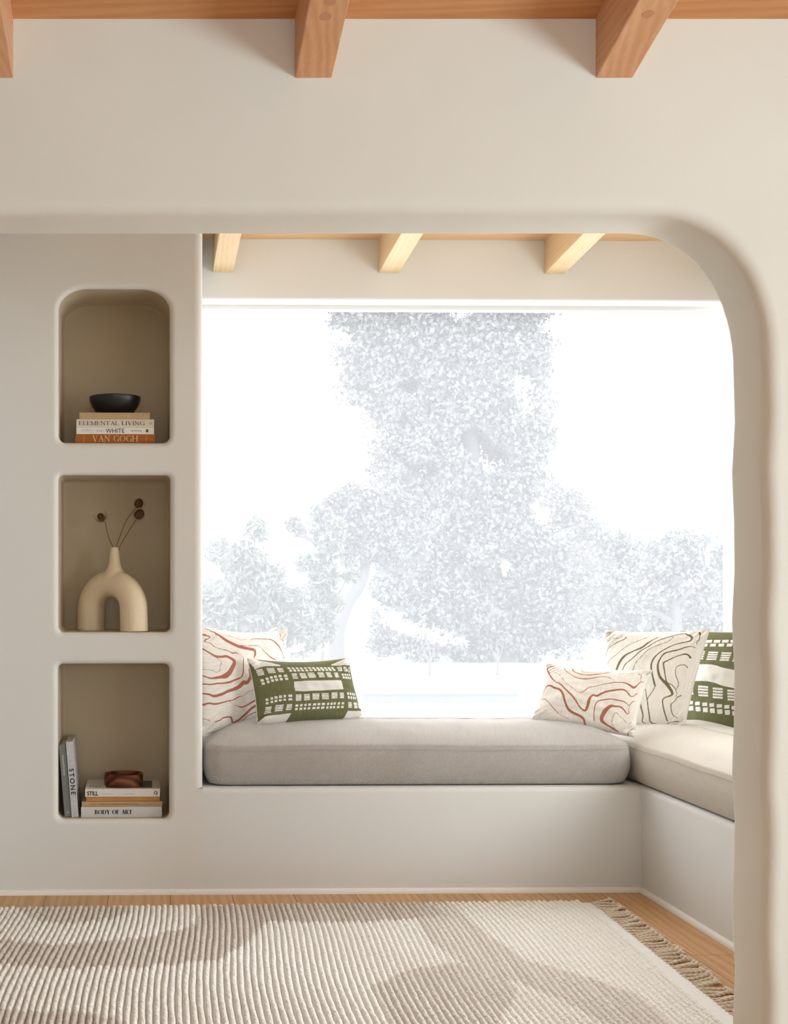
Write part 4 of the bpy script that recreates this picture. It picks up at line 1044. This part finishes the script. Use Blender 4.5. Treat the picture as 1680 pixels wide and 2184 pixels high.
def teasel(pts_px, head, hr, tip, label, Y, seed):
    rnd = random.Random(seed)
    pts = [bp(x, y, Y + dy) for x, y, dy in pts_px]
    base = pts[0]
    e = empty('dried_teasel', base)
    bm = bmesh.new(); cp = curve_pts([p-base for p in pts], 8); tube(bm, cp, [.0017 - .0004*k/len(cp) for k in range(len(cp))], 7); obj('stem', bm, M_STEM, e, smooth=True)
    hc = bp(head[0], head[1], Y + pts_px[-1][2]) - base
    d = (bp(tip[0], tip[1], Y + pts_px[-1][2]) - bp(head[0], head[1], Y + pts_px[-1][2])).normalized()
    Rm = d.to_track_quat('Z', 'Y').to_matrix().to_4x4()
    bm = bmesh.new(); bmesh.ops.create_icosphere(bm, subdivisions=3, radius=hr, matrix=Matrix.Translation(hc) @ Rm @ Matrix.Diagonal((1, 1, 1.18, 1)))
    for k in range(260):
        th = math.acos(rnd.uniform(-1, 1)); ph_ = rnd.uniform(0, 6.283)
        n_ = Vector((math.sin(th)*math.cos(ph_), math.sin(th)*math.sin(ph_), math.cos(th)))
        p = hc + Rm @ (Vector((n_.x, n_.y, n_.z*1.18))*hr*.93); dd = (Rm @ (n_ + Vector((0, 0, .5)))).normalized()
        tube(bm, [p, p + dd*rnd.uniform(.0025, .005)], [.0007, .0001], 4, False)
    obj('seed_head', bm, M_HEAD, e, smooth=False)
    bm = bmesh.new()
    for k in range(9):
        ph_ = 6.283*k/9 + rnd.uniform(-.3, .3); ln_ = rnd.uniform(.024, .042)
        side = Rm @ Vector((math.cos(ph_), math.sin(ph_), 0))
        b0_ = hc - d*hr*1.05
        pts2 = curve_pts([b0_, b0_ + side*ln_*.45 + d*ln_*.12, b0_ + side*ln_*.62 + d*ln_*.5, b0_ + side*ln_*.66 + d*ln_*.95], 4)
        tube(bm, pts2, [.0011*(1-k2/len(pts2))+.0003 for k2 in range(len(pts2))], 5)
    obj('bracts', bm, M_BRACT, e, smooth=True)
    tag(e, label, 'dried flower', 'dried teasels in the arch vase')
YV = pc.y
teasel([(247, 1185, 0), (241, 1167, 0), (231, 1144, 0), (224, 1113, 0)], (216, 1104), .0150, (211, 1095), 'dried brown teasel leaning left, alone on the left side of the vase', YV, 1)
teasel([(248, 1190, 0), (249, 1166, .004), (258, 1138, .008), (272, 1106, .012), (291, 1082, .016)], (296, 1073.5), .0160, (299, 1065), 'dried brown teasel on the tallest stem, highest head in the vase', YV, 2)
teasel([(250, 1190, 0), (255, 1167, -.004), (270, 1140, -.007), (290, 1108, -.010)], (297, 1097), .0182, (303, 1088), 'dried brown teasel with the biggest head, just below the highest one', YV, 3)

# ------------------------------------------------------------------ garden
GZ = -.12
def gp(px, py, Y): return rw(bp(px, py, Y))
bm = bmesh.new(); box(bm, -60, 90, 5.75, 160, GZ-.3, GZ)
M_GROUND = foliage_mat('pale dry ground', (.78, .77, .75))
structure(obj('ground', bm, M_GROUND, frame=False))
bm = bmesh.new()      # garden slab
a = bf(775, 1500, GZ); b = bf(1105, 1500, GZ)
box(bm, a.x, b.x, a.y, a.y+2.2, GZ, GZ+.10); o = obj('garden_terrace', bm, foliage_mat('paving shaded side', (.155, .16, .168)))  # grey colour carries the shade of the slab's front face
bm = bmesh.new(); box(bm, a.x-.02, b.x+.02, a.y-.02, a.y+2.22, GZ+.10, GZ+.125); obj('paving_top', bm, M_GROUND, o)['label'] = 'paving top coloured pale as if sunlit'  # separate pale cap: sunlight on the slab top put into its colour
tag(o, 'low pale paved garden terrace seen through the window above the long cushion', 'terrace')
# hills
bm = bmesh.new(); hn_ = 60
prev = None
for k in range(hn_+1):
    x = -60 + 150*k/hn_; zz = 3.2 + 2.2*math.sin(k*.17+1) + 1.2*math.sin(k*.43) + .4*math.sin(k*1.3)
    row = [bm.verts.new((x, 95, GZ)), bm.verts.new((x, 110, zz)), bm.verts.new((x, 150, zz+1))]
    if prev:
        for i in range(2): bm.faces.new((prev[i], row[i], row[i+1], prev[i+1]))
    prev = row
o = obj('hills', bm, foliage_mat('hazy hillside', (.19, .19, .193)), smooth=True, frame=False); structure(o)  # haze over the hills is put into this grey colour

def leaf_mesh(bl, Y, n, size, asp, seed, core=True, gap=0.0, depthf=.8):
    """bl: (px, py, r_px, weight). returns vertices/faces in room coordinates"""
    rs_ = np.random.RandomState(seed); V = []; Fc = []
    wts = np.array([b[2]**2*(b[3] if len(b) > 3 else 1) for b in bl], float); wts /= wts.sum()
    allP = []
    for b, w in zip(bl, wts):
        m = int(n*w); c = np.array(bp(b[0], b[1], Y)); r = b[2]*Y/F
        d = rs_.normal(size=(m, 3)); d /= np.linalg.norm(d, axis=1)[:, None]; rad_ = rs_.rand(m)**(1/2.2)
        lump = 1 + .22*np.sin(d[:, 0]*5+b[0])*np.sin(d[:, 2]*6+b[1]) + .12*rs_.normal(size=m)
        p = c + d*(rad_*lump*r)[:, None]*np.array([1, depthf, .92]); allP.append(p)
    P = np.concatenate(allP); m = len(P)
    if gap > 0:
        keep = np.array([nz(x*1.6/ (Y/20), y*.6, z*1.9/(Y/20)) for x, y, z in P]) > (-.55+gap); P = P[keep]; m = len(P)
    u = rs_.normal(size=(m, 3)); u /= np.linalg.norm(u, axis=1)[:, None]; w_ = rs_.normal(size=(m, 3)); v = np.cross(u, w_); v /= np.linalg.norm(v, axis=1)[:, None]
    s = size*(.6+.8*rs_.rand(m))[:, None]
    A = P - u*s*asp; B = P + v*s; C_ = P + u*s*asp; D_ = P - v*s
    V = np.stack([A, B, C_, D_], 1).reshape(-1, 3); Fc = np.arange(4*m).reshape(-1, 4)
    return V, Fc
def canopy(name, bl, Y, n, size, asp, seed, mat, parent, **kw):
    V, Fc = leaf_mesh(bl, Y, n, size, asp, seed, **kw)
    b = np.array(parent['_b']); V = V - b
    me = bpy.data.meshes.new(name); me.from_pydata(V.tolist(), [], Fc.tolist()); return mesh_obj(name, me, mat, parent)
def tree(name, base_px, Y, label, cat, group=None):
    p = bp(base_px, 1243, Y); b = (p.x, Y, GZ); e = empty(name, b); e['_b'] = b; tag(e, label, cat, group); return e
def limb(e, pts, rads, mat, name='trunk', Y=None):
    bm = bmesh.new(); b = Vector(e['_b']); P = [bp(x, y, Y+dy) - b for x, y, dy in pts]
    cp = curve_pts(P, 6); rr_ = np.interp(np.linspace(0, 1, len(cp)), np.linspace(0, 1, len(rads)), rads)
    tube(bm, cp, list(rr_), 8); return obj(name, bm, mat, e, smooth=True)
M_T1 = foliage_mat('hazed pine needles', (.178, .185, .189)); M_T2 = foliage_mat('hazed grey foliage', (.168, .174, .182)); M_T3 = foliage_mat('hazed willow leaves', (.185, .20, .175))  # greyed, washed-out leaf colours carry the garden's haze and overexposure
M_T4 = foliage_mat('hazed far foliage', (.20, .208, .21)); M_BARK = foliage_mat('bark', (.12, .12, .125)); M_BARK2 = foliage_mat('hazed pale bark', (.12, .12, .125))  # far foliage lighter still: distance haze put into the colour
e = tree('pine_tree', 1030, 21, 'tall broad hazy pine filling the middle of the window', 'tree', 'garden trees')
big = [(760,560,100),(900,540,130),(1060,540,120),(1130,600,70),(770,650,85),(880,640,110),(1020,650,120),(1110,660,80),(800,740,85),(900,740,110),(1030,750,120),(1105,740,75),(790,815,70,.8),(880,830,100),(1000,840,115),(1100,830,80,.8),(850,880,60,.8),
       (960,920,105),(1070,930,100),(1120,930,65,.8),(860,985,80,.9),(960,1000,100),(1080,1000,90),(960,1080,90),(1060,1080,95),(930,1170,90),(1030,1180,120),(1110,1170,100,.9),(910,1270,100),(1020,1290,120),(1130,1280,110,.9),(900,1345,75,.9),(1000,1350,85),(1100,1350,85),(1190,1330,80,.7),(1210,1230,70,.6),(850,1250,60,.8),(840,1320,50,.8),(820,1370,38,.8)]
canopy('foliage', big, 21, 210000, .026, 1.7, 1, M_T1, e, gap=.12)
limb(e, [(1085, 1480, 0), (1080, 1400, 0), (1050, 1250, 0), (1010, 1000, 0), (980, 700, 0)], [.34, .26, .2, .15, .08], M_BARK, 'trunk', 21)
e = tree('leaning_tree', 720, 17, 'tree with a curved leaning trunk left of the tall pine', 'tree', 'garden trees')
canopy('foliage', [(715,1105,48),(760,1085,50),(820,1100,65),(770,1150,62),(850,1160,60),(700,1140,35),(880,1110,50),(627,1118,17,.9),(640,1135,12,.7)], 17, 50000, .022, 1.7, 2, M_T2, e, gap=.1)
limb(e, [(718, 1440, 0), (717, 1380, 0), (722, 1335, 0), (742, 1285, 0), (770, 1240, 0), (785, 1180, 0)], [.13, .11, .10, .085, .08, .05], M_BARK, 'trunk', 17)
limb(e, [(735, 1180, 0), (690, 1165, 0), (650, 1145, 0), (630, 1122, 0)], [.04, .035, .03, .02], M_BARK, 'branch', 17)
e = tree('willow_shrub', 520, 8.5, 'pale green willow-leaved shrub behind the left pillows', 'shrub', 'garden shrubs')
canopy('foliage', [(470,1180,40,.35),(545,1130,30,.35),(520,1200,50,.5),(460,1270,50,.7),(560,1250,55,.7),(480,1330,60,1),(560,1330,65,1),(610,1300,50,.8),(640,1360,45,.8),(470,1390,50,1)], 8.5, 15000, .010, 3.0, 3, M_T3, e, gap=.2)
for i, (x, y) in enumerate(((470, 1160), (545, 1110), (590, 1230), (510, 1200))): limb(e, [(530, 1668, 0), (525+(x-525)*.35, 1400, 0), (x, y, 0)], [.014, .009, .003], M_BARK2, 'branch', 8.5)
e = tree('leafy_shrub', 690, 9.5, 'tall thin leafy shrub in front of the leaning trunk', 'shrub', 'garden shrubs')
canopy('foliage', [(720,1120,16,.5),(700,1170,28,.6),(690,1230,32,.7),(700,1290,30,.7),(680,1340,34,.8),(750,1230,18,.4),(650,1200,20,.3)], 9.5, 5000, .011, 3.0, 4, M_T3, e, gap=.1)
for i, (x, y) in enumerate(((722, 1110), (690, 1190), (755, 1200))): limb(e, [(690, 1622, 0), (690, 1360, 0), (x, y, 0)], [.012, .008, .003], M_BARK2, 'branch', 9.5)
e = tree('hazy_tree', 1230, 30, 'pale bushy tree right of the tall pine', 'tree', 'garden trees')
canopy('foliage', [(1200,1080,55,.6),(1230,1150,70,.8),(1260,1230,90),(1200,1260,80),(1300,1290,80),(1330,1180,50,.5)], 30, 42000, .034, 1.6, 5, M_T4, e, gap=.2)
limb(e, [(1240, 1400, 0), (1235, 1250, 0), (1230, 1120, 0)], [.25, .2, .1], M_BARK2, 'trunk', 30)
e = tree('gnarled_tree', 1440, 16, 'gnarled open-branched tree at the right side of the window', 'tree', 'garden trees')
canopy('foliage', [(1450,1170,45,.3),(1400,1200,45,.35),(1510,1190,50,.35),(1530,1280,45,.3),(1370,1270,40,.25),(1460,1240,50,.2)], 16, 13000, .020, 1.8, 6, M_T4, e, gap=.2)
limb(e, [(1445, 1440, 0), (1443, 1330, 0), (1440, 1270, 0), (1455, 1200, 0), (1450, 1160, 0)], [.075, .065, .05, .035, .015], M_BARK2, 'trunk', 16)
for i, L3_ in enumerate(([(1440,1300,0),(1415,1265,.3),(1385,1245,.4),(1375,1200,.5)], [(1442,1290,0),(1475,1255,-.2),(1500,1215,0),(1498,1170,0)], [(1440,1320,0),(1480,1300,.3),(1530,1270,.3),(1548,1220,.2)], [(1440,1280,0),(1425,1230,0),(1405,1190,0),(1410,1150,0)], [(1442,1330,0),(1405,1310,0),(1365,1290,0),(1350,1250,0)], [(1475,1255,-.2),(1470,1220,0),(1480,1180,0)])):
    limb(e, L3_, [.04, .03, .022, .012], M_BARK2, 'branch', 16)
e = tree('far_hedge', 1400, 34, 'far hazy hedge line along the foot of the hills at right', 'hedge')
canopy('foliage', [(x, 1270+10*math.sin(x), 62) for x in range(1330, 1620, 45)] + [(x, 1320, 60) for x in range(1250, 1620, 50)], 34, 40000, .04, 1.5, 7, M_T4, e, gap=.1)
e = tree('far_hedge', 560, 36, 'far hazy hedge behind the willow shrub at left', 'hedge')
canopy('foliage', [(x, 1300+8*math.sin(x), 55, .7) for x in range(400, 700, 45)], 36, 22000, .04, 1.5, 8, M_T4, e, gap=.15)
for i, (x, lab) in enumerate(((915, 'bare sapling standing left behind the garden terrace'), (1060, 'bare sapling standing right behind the garden terrace'))):
    e = tree('sapling', x, 16.5, lab, 'sapling', 'saplings'); limb(e, [(x, 1440, 0), (x+2, 1400, 0), (x-2, 1370, 0)], [.02, .015, .008], M_BARK2, 'stem', 16.5)
    for s in (-1, 1): limb(e, [(x+1, 1415, 0), (x+s*9, 1390, 0), (x+s*14, 1368, 0)], [.012, .008, .004], M_BARK2, 'branch', 16.5)
for e in [o for o in bpy.data.objects if '_b' in o.keys()]: del e['_b']
